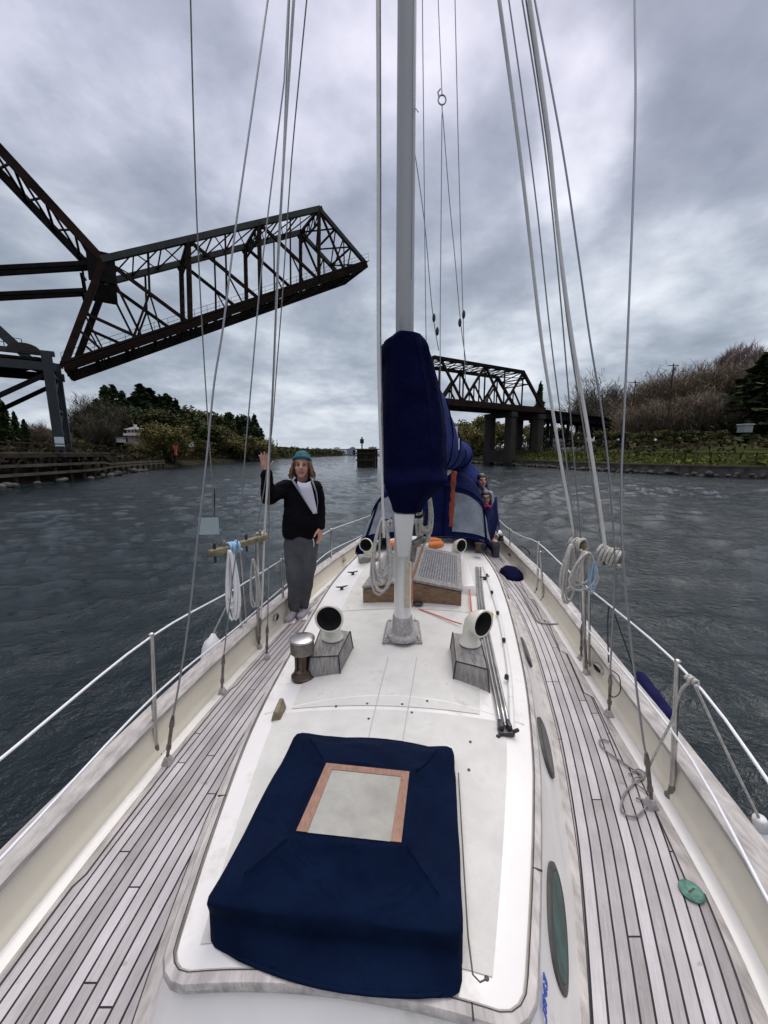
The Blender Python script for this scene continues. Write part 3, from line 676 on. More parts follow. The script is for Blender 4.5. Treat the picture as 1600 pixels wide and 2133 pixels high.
cw = thing('counterweight_truss', 'steel counterweight arm with latticed panels rising to the upper left from the leaf joint', 'steel truss', bp(6.5, 26))
for v in (0, BW):
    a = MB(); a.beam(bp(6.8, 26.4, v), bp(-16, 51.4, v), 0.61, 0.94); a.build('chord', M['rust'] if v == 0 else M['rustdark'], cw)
    a = MB(); a.beam(bp(5.5, 25.7, v * .2), bp(-30, 14.6, v * .2), 0.37, 0.49); a.build('operating_strut', M['rustdark'], cw)
    a = MB(); a.beam(bp(4.6, 22.3, v * .2), bp(-30, 12.9, v * .2), 0.33, 0.41); a.build('lower_operating_strut', M['rustdark'], cw)
a = MB(); lattice(a, bp(6.8, 26.4, 0), bp(-16, 51.4, 0), bp(6.8, 26.4, BW), bp(-16, 51.4, BW), 9, .2); a.build('lattice', M['rustdark'], cw)
a = MB(); lattice(a, bp(4.6, 26.3, 0), bp(4.4, 22.0, 0), bp(4.6, 26.3, BW), bp(4.4, 22.0, BW), 2, .25); a.build('joint_lattice', M['rustdark'], cw)

tw = thing('bridge_tower', 'blue grey steel tower legs and girders carrying the raised drawbridge on the left bank', 'bridge tower', bp(0, 0))
for v in (0, BW):
    a = MB(); a.beam(bp(.3, 1.0, v), bp(.1, 14.2, v), .85, 1.0, BU); a.build('leg', M['bluegrey'], tw)
    a = MB(); a.beam(bp(.9, 12.4, v), bp(-40, 12.2, v), .7, 1.0); a.build('lower_girder', M['bluegrey'], tw)
    a = MB(); a.beam(bp(.9, 14.0, v), bp(-40, 13.8, v), .7, .55); a.build('upper_girder', M['bluegrey'], tw)
    a = MB(); a.beam(bp(-2.2, 14.0, v), bp(-12, 25.5, v), .8, 1.0); a.build('back_brace', M['bluegrey'], tw)
    a = MB(); a.beam(bp(0, 11.6, v), bp(-11, 4.5, v), .45, .5); a.build('knee_brace', M['rustdark'], tw)
    rg = [[bp(-1.9 + 1.6 * math.cos(R(x)), 13.9 + 1.0 * math.sin(R(x)), v + w_) for x in range(0, 181, 15)] for w_ in (-.4, .4)]
    a = MB(); a.loft(rg, True, True); a.build('quadrant_plate', M['concrete'], tw)
    MB().box(bp(.3, .9, v), (2.2, 2.2, 1.4), .6).build('footing', M['concrete'], tw)
a = MB(); lattice(a, bp(.2, 3, 0), bp(.1, 12, 0), bp(.2, 3, BW), bp(.1, 12, BW), 2, .28); a.build('cross_bracing', M['bluegrey'], tw)
a = MB(); lattice(a, bp(0, 12.8, 0), bp(-40, 12.6, 0), bp(0, 12.8, BW), bp(-40, 12.6, BW), 9, .5); a.build('deck_framing', M['rustdark'], tw)
a = MB(); a.box(bp(-20, 13.3, BW / 2), (40, BW - .8, .3), math.atan2(BU.y, BU.x)); a.build('deck', M['timber'], tw)
a = MB()
for i in range(12): a.beam(bp(-2 - i * 1.6, 14.2, -.3), bp(-2 - i * 1.6, 15.3, -.3), .06, .06)
for z_ in (14.75, 15.3): a.beam(bp(-2, z_, -.3), bp(-20, z_, -.3), .06, .06)
a.build('handrail', M['bluegrey'], tw)
for s_ in (-12, -24, -36):
    for v in (0, BW):
        MB().beam(bp(s_, 0, v), bp(s_, 12.2, v), .9, .9).build('rear_post', M['rustdark'], tw)
t = thing('notice_board', 'small white notice board fixed at the foot of the bridge tower', 'sign', bp(.6, 2.9, -1.2))
q = bp(.45, 3.2, -1.25); MB().box(q, (1.15, .08, 1.15), .0).build('board', M['signwhite'], t)
MB().box(q + Vector((0, .15, -1.2)), (.12, .12, 3)).build('post', M['bluegrey'], t)

fx = thing('fixed_truss_span', 'rusty fixed railway truss span beyond the sail cover reaching the right bank', 'railway bridge', bp(62, 12))
zt = lambda s_: 21.8 + (s_ - 62) * .012
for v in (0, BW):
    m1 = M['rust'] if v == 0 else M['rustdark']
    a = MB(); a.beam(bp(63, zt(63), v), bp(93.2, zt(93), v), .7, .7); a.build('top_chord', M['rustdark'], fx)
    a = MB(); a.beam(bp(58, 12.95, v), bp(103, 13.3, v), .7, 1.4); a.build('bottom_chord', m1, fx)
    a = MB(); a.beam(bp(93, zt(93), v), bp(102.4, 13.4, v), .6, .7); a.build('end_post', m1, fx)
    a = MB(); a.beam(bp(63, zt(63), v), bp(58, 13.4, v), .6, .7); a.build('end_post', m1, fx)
    S = [65, 72, 79, 86, 93]
    for i, s_ in enumerate(S):
        a = MB(); a.beam(bp(s_, zt(s_), v), bp(s_, 13.2, v), .3, .35); a.build('vertical_strut', M['rust'], fx)
        if i < 4:
            d = MB(); mx = (s_ + 3.5)
            if i % 2 == 0: d.beam(bp(s_, zt(s_), v), bp(s_ + 7, 13.2, v), .4, .5)
            else: d.beam(bp(s_ + 7, zt(s_), v), bp(s_, 13.2, v), .4, .5)
            d.beam(bp(mx, 17.5, v), bp(mx, 13.2, v), .25, .25); d.build('diagonal_strut', m1, fx)
            x_ = MB()
            if i % 2 == 0: x_.beam(bp(mx, 17.5, v), bp(s_, 13.2, v), .3, .35)
            else: x_.beam(bp(mx, 17.5, v), bp(s_ + 7, 13.2, v), .3, .35)
            x_.build('sub_strut', m1, fx)
a = MB(); lattice(a, bp(63, zt(63), 0), bp(93, zt(93), 0), bp(63, zt(63), BW), bp(93, zt(93), BW), 8, .17); a.build('top_lattice', M['rustdark'], fx)
a = MB(); lattice(a, bp(93, zt(93), 0), bp(95.4, 19.4, 0), bp(93, zt(93), BW), bp(95.4, 19.4, BW), 2, .2); a.build('portal_lattice', M['rustdark'], fx)
a = MB(); a.box(bp(80.5, 12.7, BW / 2), (45, BW - .7, .5), math.atan2(BU.y, BU.x)); a.build('deck', M['timber'], fx)
for s_, hw in ((60, 2.2), (90, 1.5), (101.5, 2.0)):
    a = MB(); ang = math.atan2(BU.y, BU.x)
    for v in (.8, BW - .8): a.box(bp(s_, 4.6, v), (hw * 1.2, 2.1, 13.4), ang)
    a.box(bp(s_, 11.6, BW / 2), (hw * 1.5, BW + 1, 1.2), ang); a.box(bp(s_, 1.0, BW / 2), (hw * 1.5, BW + .8, 3.2), ang); a.build('pier', M['concrete'], fx)
vd = thing('approach_viaduct', 'dark plate girder viaduct continuing from the truss span over the right bank', 'viaduct', bp(103, 0))
for v in (1, BW - 1):
    a = MB(); a.beam(bp(103, 12.4, v), bp(190, 11.2, v), .6, 2.2); a.build('girder', M['rustdark'], vd)
a = MB(); a.box(bp(146, 12.9, BW / 2), (88, BW - .2, .3), Matrix.Rotation(math.atan2(BU.y, BU.x), 3, 'Z') @ Matrix.Rotation(R(.8), 3, 'Y')); a.build('deck', M['timber'], vd)
for i, s_ in enumerate(range(108, 190, 8)):
    a = MB()
    for v in (.8, BW - .8): a.beam(bp(s_, 1, v), bp(s_, 11.6, v), .7, .7)
    a.beam(bp(s_, 11.1, 0), bp(s_, 11.1, BW), .7, .8); a.beam(bp(s_, 2.5, .8), bp(s_, 10.5, BW - .8), .3, .3); a.build('trestle_bent', M['rustdark'], vd)
a = MB()
for s_ in range(104, 190, 2): a.beam(bp(s_, 12.9, -.1), bp(s_, 14.0, -.1), .07, .07)
a.beam(bp(103, 14.0, -.1), bp(190, 12.8, -.1), .08, .08); a.build('handrail', M['rustdark'], vd)
# concrete ramp and wall under the viaduct
o = MB().hexa([(46, 100, 1.5), (64, 106, 1.5), (64, 109, 1.5), (46, 103, 1.5)], [(46, 100, 3.0), (64, 106, 4.2), (64, 109, 4.2), (46, 103, 3.0)]).build('retaining_wall', M['greywall'])
tag(o, 'pale grey concrete retaining wall on the grass below the viaduct', 'wall')

# ------------------------------------------------------------------ trees
def tri_cloud(n, fn, size, seed, flat=False):
    r_ = random.Random(seed); mb = MB()
    for i in range(n):
        c, s_ = fn(r_)
        e1 = Vector((r_.gauss(0, 1), r_.gauss(0, 1), r_.gauss(0, .7 if flat else 1))).normalized() * size * s_
        e2 = Vector((r_.gauss(0, 1), r_.gauss(0, 1), r_.gauss(0, .7 if flat else 1))).normalized() * size * s_
        mb.add([c - e1, c + e2, c + e1, c - e2 * .8], [(0, 1, 2, 3)])
    return mb
def make_fir(seed, h=16, rad=3.4, n=3400):
    r_ = random.Random(seed); rt = thing('fir_tree', 'fir', 'tree')
    a = MB(); a.tube([(0, 0, -1.5), (0.1, 0, h * .5), (0, 0, h * .98)], [h * .02, h * .013, .04], 7); a.build('trunk', M['bark'], rt)
    tiers = []
    nt_ = int(h * 2.1)
    for k in range(nt_):
        z = h * (.12 + .86 * k / nt_)
        for b in range(7): tiers.append((z + r_.uniform(-.3, .3), r_.uniform(0, 6.28), r_.uniform(.55, 1.12)))
    def fn(q):
        z, a_, ln = q.choice(tiers); f = 1 - (z / h); R_ = rad * (f ** .8) * ln + .15
        d = q.random() ** .6 * R_; ja = a_ + q.gauss(0, .16)
        return Vector((math.cos(ja) * d, math.sin(ja) * d, z - d * .28 + q.gauss(0, .14))), q.uniform(.6, 1.25)
    tri_cloud(n, fn, .34, seed, True).build('crown', M['fir'], rt); return rt
def make_leafy(seed, h=11, rad=4.5, n=3600, m='leaf', size=.33):
    r_ = random.Random(seed); rt = thing('broadleaf_tree', 'tree', 'tree'); a = MB()
    a.tube([(0, 0, -1.5), (.1, .1, h * .3), (0, .2, h * .6)], [.32, .24, .1], 7)
    cl_ = []
    for k in range(22):
        th = r_.uniform(0, 6.28); z = h * r_.uniform(.22, .92); f = math.sin(math.pi * min(1, (z / h) * .93)) ** .6
        d = rad * f * r_.uniform(.25, .85); c = Vector((math.cos(th) * d, math.sin(th) * d, z)); cl_.append((c, r_.uniform(.55, 1.15) * rad * .34))
        a.tube([(0, 0, h * .25), c * .6 + Vector((0, 0, h * .12)), c], [.12, .07, .03], 5)
    a.build('trunk', M['bark'], rt)
    def fn(q):
        c, s_ = q.choice(cl_); d = Vector((q.gauss(0, 1), q.gauss(0, 1), q.gauss(0, .8))).normalized() * s_ * q.random() ** .35
        return c + d, q.uniform(.5, 1.2)
    tri_cloud(n, fn, size, seed).build('crown', M[m], rt); return rt
def make_bare(seed, h=11, rad=4.5, m='twig', n=4200, up=.55, wd=.034):
    r_ = random.Random(seed); rt = thing('bare_tree', 'tree', 'tree'); a = MB(); tips = []
    a.tube([(0, 0, -1.5), (.1, .05, h * .35)], [.28, .2], 7)
    for k in range(16):
        th = r_.uniform(0, 6.28); el = r_.uniform(.25, 1.2); L = h * r_.uniform(.4, .66)
        b0 = Vector((0, 0, h * r_.uniform(.1, .36))); d = Vector((math.cos(th) * math.cos(el) * rad / h * 1.6, math.sin(th) * math.cos(el) * rad / h * 1.6, math.sin(el) * .9 + up * .5))
        b1 = b0 + d * L * .5; b2 = b0 + d * L * .85 + Vector((0, 0, L * up * .2)); a.tube([b0, b1, b2], [.12, .07, .025], 5)
        tips += [b0.lerp(b1, .6), b1, b1.lerp(b2, .5), b2]
    a.build('trunk', M['bark'], rt); mb = MB()
    for i in range(n):
        p = r_.choice(tips) + Vector((r_.gauss(0, 1), r_.gauss(0, 1), r_.gauss(0, 1))) * rad * .13
        d = Vector((p.x * .12 + r_.gauss(0, .5), p.y * .12 + r_.gauss(0, .5), up + r_.gauss(.3, .45))).normalized() * r_.uniform(.5, 1.6) * h / 11
        s_ = Vector((r_.gauss(0, 1), r_.gauss(0, 1), 0)).normalized() * wd
        mb.add([p - s_, p + s_, p + d], [(0, 1, 2)])
        e = d.normalized() + Vector((r_.gauss(0, .5), r_.gauss(0, .5), r_.gauss(0, .3))); q = p + d * .4
        mb.add([q - s_ * .7, q + s_ * .7, q + e * .7], [(0, 1, 2)])
    mb.build('crown', M[m], rt); return rt
def dup(root, loc, sc, label, group, rz=0.0, name=None):
    r_ = root.copy(); C.objects.link(r_)
    r_.location = loc; r_.scale = sc if isinstance(sc, tuple) else (sc, sc, sc); r_.rotation_euler = (0, 0, rz); r_['label'] = label; r_['group'] = group
    for ch in root.children:
        c = ch.copy(); C.objects.link(c); c.parent = r_; c.location = (0, 0, 0)
    return r_
protos = {'fir': [make_fir(1), make_fir(2, 16, 2.7), make_fir(3, 15, 4.2, 3800)],
          'leaf': [make_leafy(4), make_leafy(5, 11, 5.2)], 'olive': [make_leafy(6, 8, 4.6, 3200, 'olive', .25)],
          'bare': [make_bare(7), make_bare(8, 11, 5.2, 'twig', 4800), make_bare(28, 11, 4.9, 'twig', 4600)], 'bareg': [make_bare(17, 11, 4.8, 'twiggrey', 3000), make_bare(18, 11, 5.2, 'twiggrey', 3000)], 'pink': [make_bare(9, 15, 2.3, 'twigpink', 1900, 1.1, .05)],
          'dark': [make_leafy(10, 10, 4.6, 4200, 'fir', .33)]}
PH = {'bareg': 10.6, 'fir': 16, 'leaf': 11, 'olive': 8, 'bare': 10.6, 'pink': 17, 'dark': 10}
used = {}
r5 = random.Random(77)
def plant(kind, px, ptop, Y, group, label, wide=1.0, base=None):
    p = D(px, 945, Y); ztop = D(px, ptop, Y).z
    if base is None:
        L = WL if p.x < 0 else WR; lp_ = at_y(cr(L, 6), Y); off = abs(p.x - lp_.x); base = prof_z(off, PL if p.x < 0 else PR) - .3
    h = max(1.5, ztop - base); pr = protos[kind][r5.randrange(len(protos[kind]))]; s_ = h / PH[kind]
    return dup(pr, (p.x, Y, base), (s_ * wide, s_ * wide, s_), label, group, r5.uniform(0, 6.28))
ORD = ['first', 'second', 'third', 'fourth', 'fifth', 'sixth', 'seventh', 'eighth', 'ninth', 'tenth', 'eleventh', 'twelfth', 'thirteenth', 'fourteenth', 'fifteenth', 'sixteenth']
def row(kind, group, what, items):
    for i, it in enumerate(sorted(items)):
        plant(kind, it[0], it[1], it[2], group, what % ORD[i], it[3] if len(it) > 3 else 1.0)
row('fir', 'evergreens on the left hill', '%s from the left of the dark evergreens on top of the left hill', [(192, 850, 118, 1.9), (212, 828, 114, 1.8), (232, 800, 112, 1.5), (247, 789, 113, 1.3), (264, 812, 118, 1.8), (284, 818, 120, 2.0), (304, 797, 122, 1.7), (322, 806, 126, 2.0), (342, 822, 128, 2.0), (358, 818, 130, 1.7), (374, 830, 132, 1.6)])
row('leaf', 'green trees on the right flank of the left hill', '%s from the left of the green trees on the left hill', [(372, 846, 135, 1.4), (388, 852, 142, 1.4), (404, 856, 150, 1.4), (350, 858, 108, 1.4), (310, 862, 104, 1.3)])
row('dark', 'dark leafy trees on the left hill', '%s from the left of the dark leafy trees below the hilltop evergreens', [(225, 850, 108, 1.5), (262, 845, 108, 1.6), (300, 848, 110, 1.6), (335, 850, 114, 1.6), (368, 858, 118, 1.5)])
row('bareg', 'leafless trees on the left hill', '%s from the left of the leafless trees on the left hill front slope', [(158, 872, 92, 1.2), (172, 852, 97, 1.3), (192, 838, 100, 1.4), (216, 826, 102, 1.4), (240, 840, 98, 1.5), (200, 872, 86, 1.5), (222, 868, 88, 1.4)])
row('olive', 'budding trees by the pale house', '%s from the left of the yellow green budding trees around the pale house', [(328, 886, 88, 1.0), (344, 880, 90, 1.1), (364, 886, 92, 1.0)])
row('leaf', 'trees along the middle of the left bank', '%s from the left of the dull green trees midway along the left bank', [(392, 866, 150, 1.5), (412, 860, 160, 1.5), (436, 863, 160, 1.5), (456, 872, 168, 1.4), (472, 866, 175, 1.4), (400, 885, 140, 1.6), (430, 888, 140, 1.6), (460, 890, 150, 1.6)])
plant('dark', 490, 860, 175, 'dark trees on the left bank point', 'round topped dark tree near the end of the left bank', 1.25)
row('fir', 'dark evergreens on the left bank point', '%s from the left of the slim evergreens at the left bank end', [(508, 876, 185, 1.8), (533, 862, 190, 1.6), (521, 873, 195, 1.8), (545, 890, 200, 1.8)])
row('olive', 'bushes on the left bank shore', '%s from the left of the low bushes below the left bank trees', [(380, 915, 112, 1.5), (410, 912, 120, 1.5), (470, 908, 150, 1.6), (500, 908, 160, 1.6), (530, 908, 170, 1.6), (552, 920, 195, 1.4), (165, 915, 82, 1.6), (290, 922, 84, 1.6)])
row('fir', 'dark evergreens behind the bridge tower', '%s from the left of the dark evergreens behind the steel tower', [(-15, 845, 60, 1.3), (2, 800, 78, 1.4), (20, 835, 62, 1.2), (40, 856, 74, 1.3), (58, 872, 66, 1.2)])
row('bare', 'bare trees behind the bridge tower', '%s from the left of the small leafless trees beside the tower foot', [(78, 876, 75, 1), (95, 888, 82, 1.1), (140, 900, 80, 1.2)])
row('bare', 'tall back row of the right thicket', '%s from the left in the tall back row of the brown right thicket', [(1322, 806, 118, 1.3), (1346, 796, 114, 1.3), (1372, 778, 112, 1.3), (1400, 764, 112, 1.3), (1428, 757, 110, 1.3), (1456, 755, 110, 1.3), (1484, 754, 108, 1.3), (1512, 762, 108, 1.2), (1538, 800, 102, 1.2)])
row('bare', 'low front row of the right thicket', '%s from the left in the short front row of the brown right thicket', [(1312, 846, 108, 1.3), (1340, 838, 104, 1.3), (1372, 826, 101, 1.4), (1404, 818, 100, 1.4), (1438, 815, 99, 1.4), (1472, 815, 97, 1.4), (1504, 822, 96, 1.3)])
row('bareg', 'bare trees behind the viaduct', '%s from the left of the leafless trees rising behind the dark viaduct', [(1212, 814, 165, 1.3), (1230, 842, 150, 1.2), (1244, 797, 165, 1.4), (1262, 842, 150, 1.3), (1274, 802, 160, 1.2), (1300, 850, 140, 1.3)])
row('pink', 'tall pale trees on the right', '%s from the left of the tall pinkish trees behind the brown thicket', [(1490, 712, 125, 1.0), (1505, 702, 125, 1.0), (1520, 697, 125, 1.0), (1538, 702, 122, 1.0), (1553, 730, 120, .9)])
row('fir', 'evergreens at the right edge', '%s from the left of the large dark evergreens at the right edge', [(1552, 770, 96, 1.9), (1578, 716, 92, 2.4), (1606, 722, 90, 2.4), (1650, 740, 90, 2.0)])
plant('fir', 1118, 795, 118, 'lone evergreen by the truss', 'lone ragged dark evergreen beside the end of the fixed truss span', .9)
row('olive', 'trees seen under the truss span', '%s from the left of the olive green trees seen below the fixed truss span', [(965, 880, 150, 1.1), (975, 900, 135, 1.2), (990, 868, 160, 1.1), (1000, 892, 140, 1.3), (1015, 872, 170, 1.1), (1040, 880, 160, 1.2), (1080, 885, 170, 1.3), (1120, 888, 150, 1.3), (1150, 888, 150, 1.4)])
row('leaf', 'bushes on the right bank', '%s from the left of the low dark bushes below the right bank trees', [(1170, 898, 120, 1.6), (1200, 900, 115, 1.6), (1262, 898, 100, 1.6), (1295, 898, 96, 1.7), (1335, 900, 92, 1.7), (1378, 896, 90, 1.7), (1420, 898, 88, 1.7), (1462, 898, 86, 1.7), (1500, 896, 86, 1.7), (1566, 905, 84, 1.2)])
for lst in protos.values():
    for rt in lst:
        for ch in list(rt.children): bpy.data.objects.remove(ch)
        bpy.data.objects.remove(rt)
# buildings and poles
p = D(283, 903, 88)
t = thing('hillside_house', 'small pale house with a white balcony among the trees on the left hill', 'house', (p.x, p.y, p.z - 3))
MB().box(p + Vector((0, 0, -2.2)), (2.4, 2.4, 6.4)).build('wall', M['housewall'], t)
rf = MB().hexa([p + Vector(q) for q in ((-1.7, -1.6, .8), (1.7, -1.6, .8), (1.7, 1.6, .8), (-1.7, 1.6, .8))], [p + Vector(q) for q in ((-.7, -.2, 1.4), (.7, -.2, 1.4), (.7, .2, 1.4), (-.7, .2, 1.4))]).build('roof', M['roofmat'], t)
MB().box(p + Vector((0, 0, 1.6)), (.5, .5, .7)).build('chimney', M['whitewall'], rf)
bl_ = MB().box(p + Vector((0.3, -1.7, -.3)), (3.6, .8, .5)).build('balcony', M['whitewall'], t)
for dx in (-.7, .1, .8): MB().box(p + Vector((dx, -1.22, .4)), (.4, .1, .4)).build('window', M['glassdark'], t)
for (px, py, Y, m_, lab) in [(252, 917, 88, 'whitewall', 'tiny white shed in the scrub left of the pale house'), (395, 926, 100, 'whitewall', 'tiny white hut at the shore in the middle of the left bank')]:
    p = D(px, py, Y); t = thing('garden_shed', lab, 'shed', (p.x, p.y, p.z - 1)); MB().box(p, (1.3, 1.3, 1.0)).build('wall', M[m_], t)
    MB().box(p + Vector((0, 0, .6)), (1.6, 1.6, .2)).build('roof', M['roofmat'], t)
p = D(366, 940, 75); t = thing('channel_marker', 'small red channel marker post on the left shore', 'marker', (p.x, p.y, -.5))
MB().box(p, (.35, .35, 1.5)).build('post', M['redpaint'], t); MB().box(p + Vector((0.1, -.2, .8)), (.9, .1, .6)).build('board', M['redpaint'], t)
p = D(1552, 893, 80); t = thing('utility_cabin', 'small white cabin standing on the slope in front of the dark evergreen', 'cabin', (p.x, p.y, p.z - 2))
MB().box(p, (1.7, 1.7, 1.5)).build('wall', M['greywall'], t); MB().box(p + Vector((0, 0, .85)), (2.0, 2.0, .15)).build('roof', M['whitewall'], t)
p = D(1185, 912, 118); t = thing('low_shed', 'long low grey roofed shed on the grass beyond the viaduct legs', 'shed', (p.x, p.y, 2))
MB().box((p.x, p.y, 4.0), (13, 5, 2.4)).build('wall', M['greywall'], t)
MB().hexa([(p.x - 7, p.y - 3, 5.2), (p.x + 7, p.y - 3, 5.2), (p.x + 7, p.y + 3, 5.2), (p.x - 7, p.y + 3, 5.2)], [(p.x - 7, p.y - .1, 6.3), (p.x + 7, p.y - .1, 6.3), (p.x + 7, p.y + .1, 6.3), (p.x - 7, p.y + .1, 6.3)]).build('roof', M['greywall'], t)
for px, pt, Y, lab in [(1388, 757, 96, 'tall dark wooden utility pole in front of the brown thicket'), (1314, 793, 112, 'thinner utility pole with crossarm between the bare trees')]:
    p = D(px, 900, Y); zt_ = D(px, pt, Y).z; t = thing('utility_pole', lab, 'pole', (p.x, p.y, 3))
    MB().tube([(p.x, Y, 2), (p.x, Y, zt_)], [.2, .13], 7).build('pole', M['timber'], t)
    MB().box((p.x, Y, zt_ - .5), (2.6, .14, .16)).build('crossarm', M['timber'], t)
    MB().box((p.x + .5, Y, zt_ - 1.3), (.4, .4, .8)).build('transformer', M['greywall'], t)

# ------------------------------------------------------------------ the sailing boat
boat = thing('sailboat', 'white sailboat with grey teak side decks seen from its bow looking aft', 'sailboat', (0.1, 2, 0))
railL = cr([(-.55, -2.9, 0), (-.95, -1.9, 0), (-1.2, -.9, 0), (-1.31, .2, 0), (-1.32, 1.08, 0), (-1.27, 1.9, 0), (-1.19, 2.61, 0), (-1.09, 3.25, 0), (-.97, 3.9, 0), (-.72, 5.09, 0), (-.45, 6.07, 0), (-.05, 7.5, 0), (.6, 9.5, 0), (1.0, 10.5, 0)], 8)
railR = cr([(-.55, -2.9, 0), (-.1, -2.1, 0), (.4, -1.1, 0), (.85, 0, 0), (1.16, .75, 0), (1.31, 1.18, 0), (1.43, 1.75, 0), (1.53, 2.34, 0), (1.70, 3.36, 0), (1.83, 4.23, 0), (1.94, 5.42, 0), (2.03, 6.53, 0), (2.08, 7.6, 0), (1.95, 9.2, 0), (1.5, 10.4, 0)], 8)
def rl(y): return at_y(railL, y).x
def rr_(y): return at_y(railR, y).x
TL = cr([(-.55, .80, 0), (-.6, 1.2, 0), (-.635, 1.75, 0), (-.61, 2.5, 0), (-.52, 3.82, 0), (-.32, 4.99, 0), (-.08, 6.4, 0)], 8)
TR = cr([(.325, .715, 0), (.45, 1.0, 0), (.56, 1.27, 0), (.67, 1.57, 0), (.86, 2.22, 0), (1.12, 3.4, 0), (1.28, 4.5, 0), (1.38, 6.4, 0)], 8)
HC = .38
def tl(y): return at_y(TL, max(.8, y)).x
def tr_(y): return at_y(TR, max(.72, y)).x
def cabz(x, y):
    a, b = tl(y), tr_(y); s_ = min(1, max(0, (x - a) / (b - a))); return HC + .065 * (1 - (2 * s_ - 1) ** 2)

def sweep(curve, side, prof, close=False):
    k = len(curve); rings = []
    for i, p in enumerate(curve):
        d = (curve[min(i + 1, k - 1)] - curve[max(i - 1, 0)]).normalized(); nrm = Vector((d.y, -d.x, 0)) * side
        rings.append([p + nrm * o + Vector((0, 0, z)) for o, z in prof])
    return MB().loft(rings, close, close)
# side > 0 puts +offset to the right of the direction of travel (aft)
for side, curve in ((-1, railL), (1, railR)):
    sweep(curve, side, [(.125, .20), (.14, .05), (.16, -.3), (.10, -.9), (-.05, -1.5)]).build('hull_side', M['gel'], boat, smooth=True)
    sweep(curve, side, [(-.004, .0), (-.002, .012), (.004, .03), (.012, .04), (.02, .06), (.03, .20)]).build('bulwark', M['cream'], boat, smooth=True)
    sweep(curve, side, [(-.055, .0035), (-.05, .006), (.0, .008), (.004, .03)]).build('waterway', M['gel'], boat, smooth=True)
    sweep(curve, side, [(.012, .198), (.010, .222), (.03, .234), (.10, .236), (.13, .226), (.132, .20), (.12, .196)], True).build('cap_rail', M['teakrail'], boat, smooth='auto')
a = MB(); e = [railL[-1], railR[-1]]
a.add([railL[-1] + Vector((0, 0, .22)), railR[-1] + Vector((0, 0, .22)), railR[-1] + Vector((.05, .3, -1.4)), railL[-1] + Vector((0, .3, -1.4))], [(0, 1, 2, 3)]); a.build('transom', M['gel'], boat)
a = MB(); a.add([railL[0] + Vector((-.02, -.1, .2)), railL[0] + Vector((.0, .9, -1.5)), railL[0] + Vector((.1, 0, .2))], [(0, 1, 2)]); a.build('stem', M['gel'], boat)

# teak side decks
ys = [-2.8 + i * (13.1 / 130) for i in range(131)]
def foot_off(y): return .135 + .06 * min(1, max(0, (y - .8) / 2.6))
for side in (-1, 1):
    a = MB(); a.uv = []; rows = []; ln = 0; prev = None; n = 10
    for y in ys:
        mid = -.15 + .15 * y; out = (rl(y) + .045) if side < 0 else (rr_(y) - .045)
        if prev is not None: ln += math.hypot(out - prev[0], y - prev[1])
        prev = (out, y); row = []
        fr = tr_(max(y, .5)) + foot_off(y) if y > .5 else None
        for j in range(n + 1):
            x = mid + (out - mid) * j / n
            row.append(Vector((x, y, 0)))
            if side < 0: u = (x - rl(y)) * .985
            else:
                f0 = (tr_(.72) + foot_off(.72)) + (y - .72) * .36 if y < .72 else tr_(y) + foot_off(y)
                u = (x - f0) * .97
            a.uv.append((u + 5, y * 1.02))
        rows.append(row)
    a.loft(rows, False, False); a.build('teak_deck', M['deckL'] if side < 0 else M['deckR'], boat)
    # covering board with nibbed edge
    curve = railL if side < 0 else railR
    k = len(curve); vs = []; inn = []; r6 = random.Random(5 + side)
    a = MB(); a.uv = []; rings = []
    for i, p in enumerate(resample(curve, .05)):
        q = at_y(curve, p.y + .05); d = (q - at_y(curve, p.y - .05)).normalized(); nrm = Vector((d.y, -d.x, 0)) * side
        ph = (p.y / (.62 if side > 0 else 1.3)) % 1.0
        w_ = .075 + (.05 * (1 - ph) if side > 0 else .018 * (1 - ph))
        rings.append([p - nrm * w_ + Vector((0, 0, .0025)), p - nrm * .045 + Vector((0, 0, .0025))])
        inn.append(p - nrm * (w_ + .002) + Vector((0, 0, .003)))
    a = MB().loft(rings, False, False); a.build('covering_board', M['teakrail'], boat)
    a = MB(); a.loft([[p - Vector((side * .0035, 0, 0)), p + Vector((side * .0035, 0, .0006))] for p in inn], False, False); a.build('covering_seam', M['caulk'], boat)

# margin plank along the foot of the cabin
for side in (-1, 1):
    T = TL if side < 0 else TR; rg_ = []; sm = []
    for i in range(70):
        y = .62 + i * .085; q = at_y(T, max(y, .8)).copy(); d = (at_y(T, max(y, .8) + .06) - at_y(T, max(y, .8) - .0)).normalized(); nrm = Vector((d.y, -d.x, 0)) * side
        if y < .8: q += d * (y - .8)
        rg_.append([q + nrm * (foot_off(y) - .02) + Vector((0, 0, .003)), q + nrm * (foot_off(y) + .052) + Vector((0, 0, .003))]); sm.append(q + nrm * (foot_off(y) + .054) + Vector((0, 0, .0034)))
    MB().loft(rg_, False, False).build('margin_plank', M['teakrail'], boat)
    MB().loft([[p - Vector((.002, 0, 0)), p + Vector((.002, 0, .0004))] for p in sm], False, False).build('margin_seam', M['caulk'], boat)

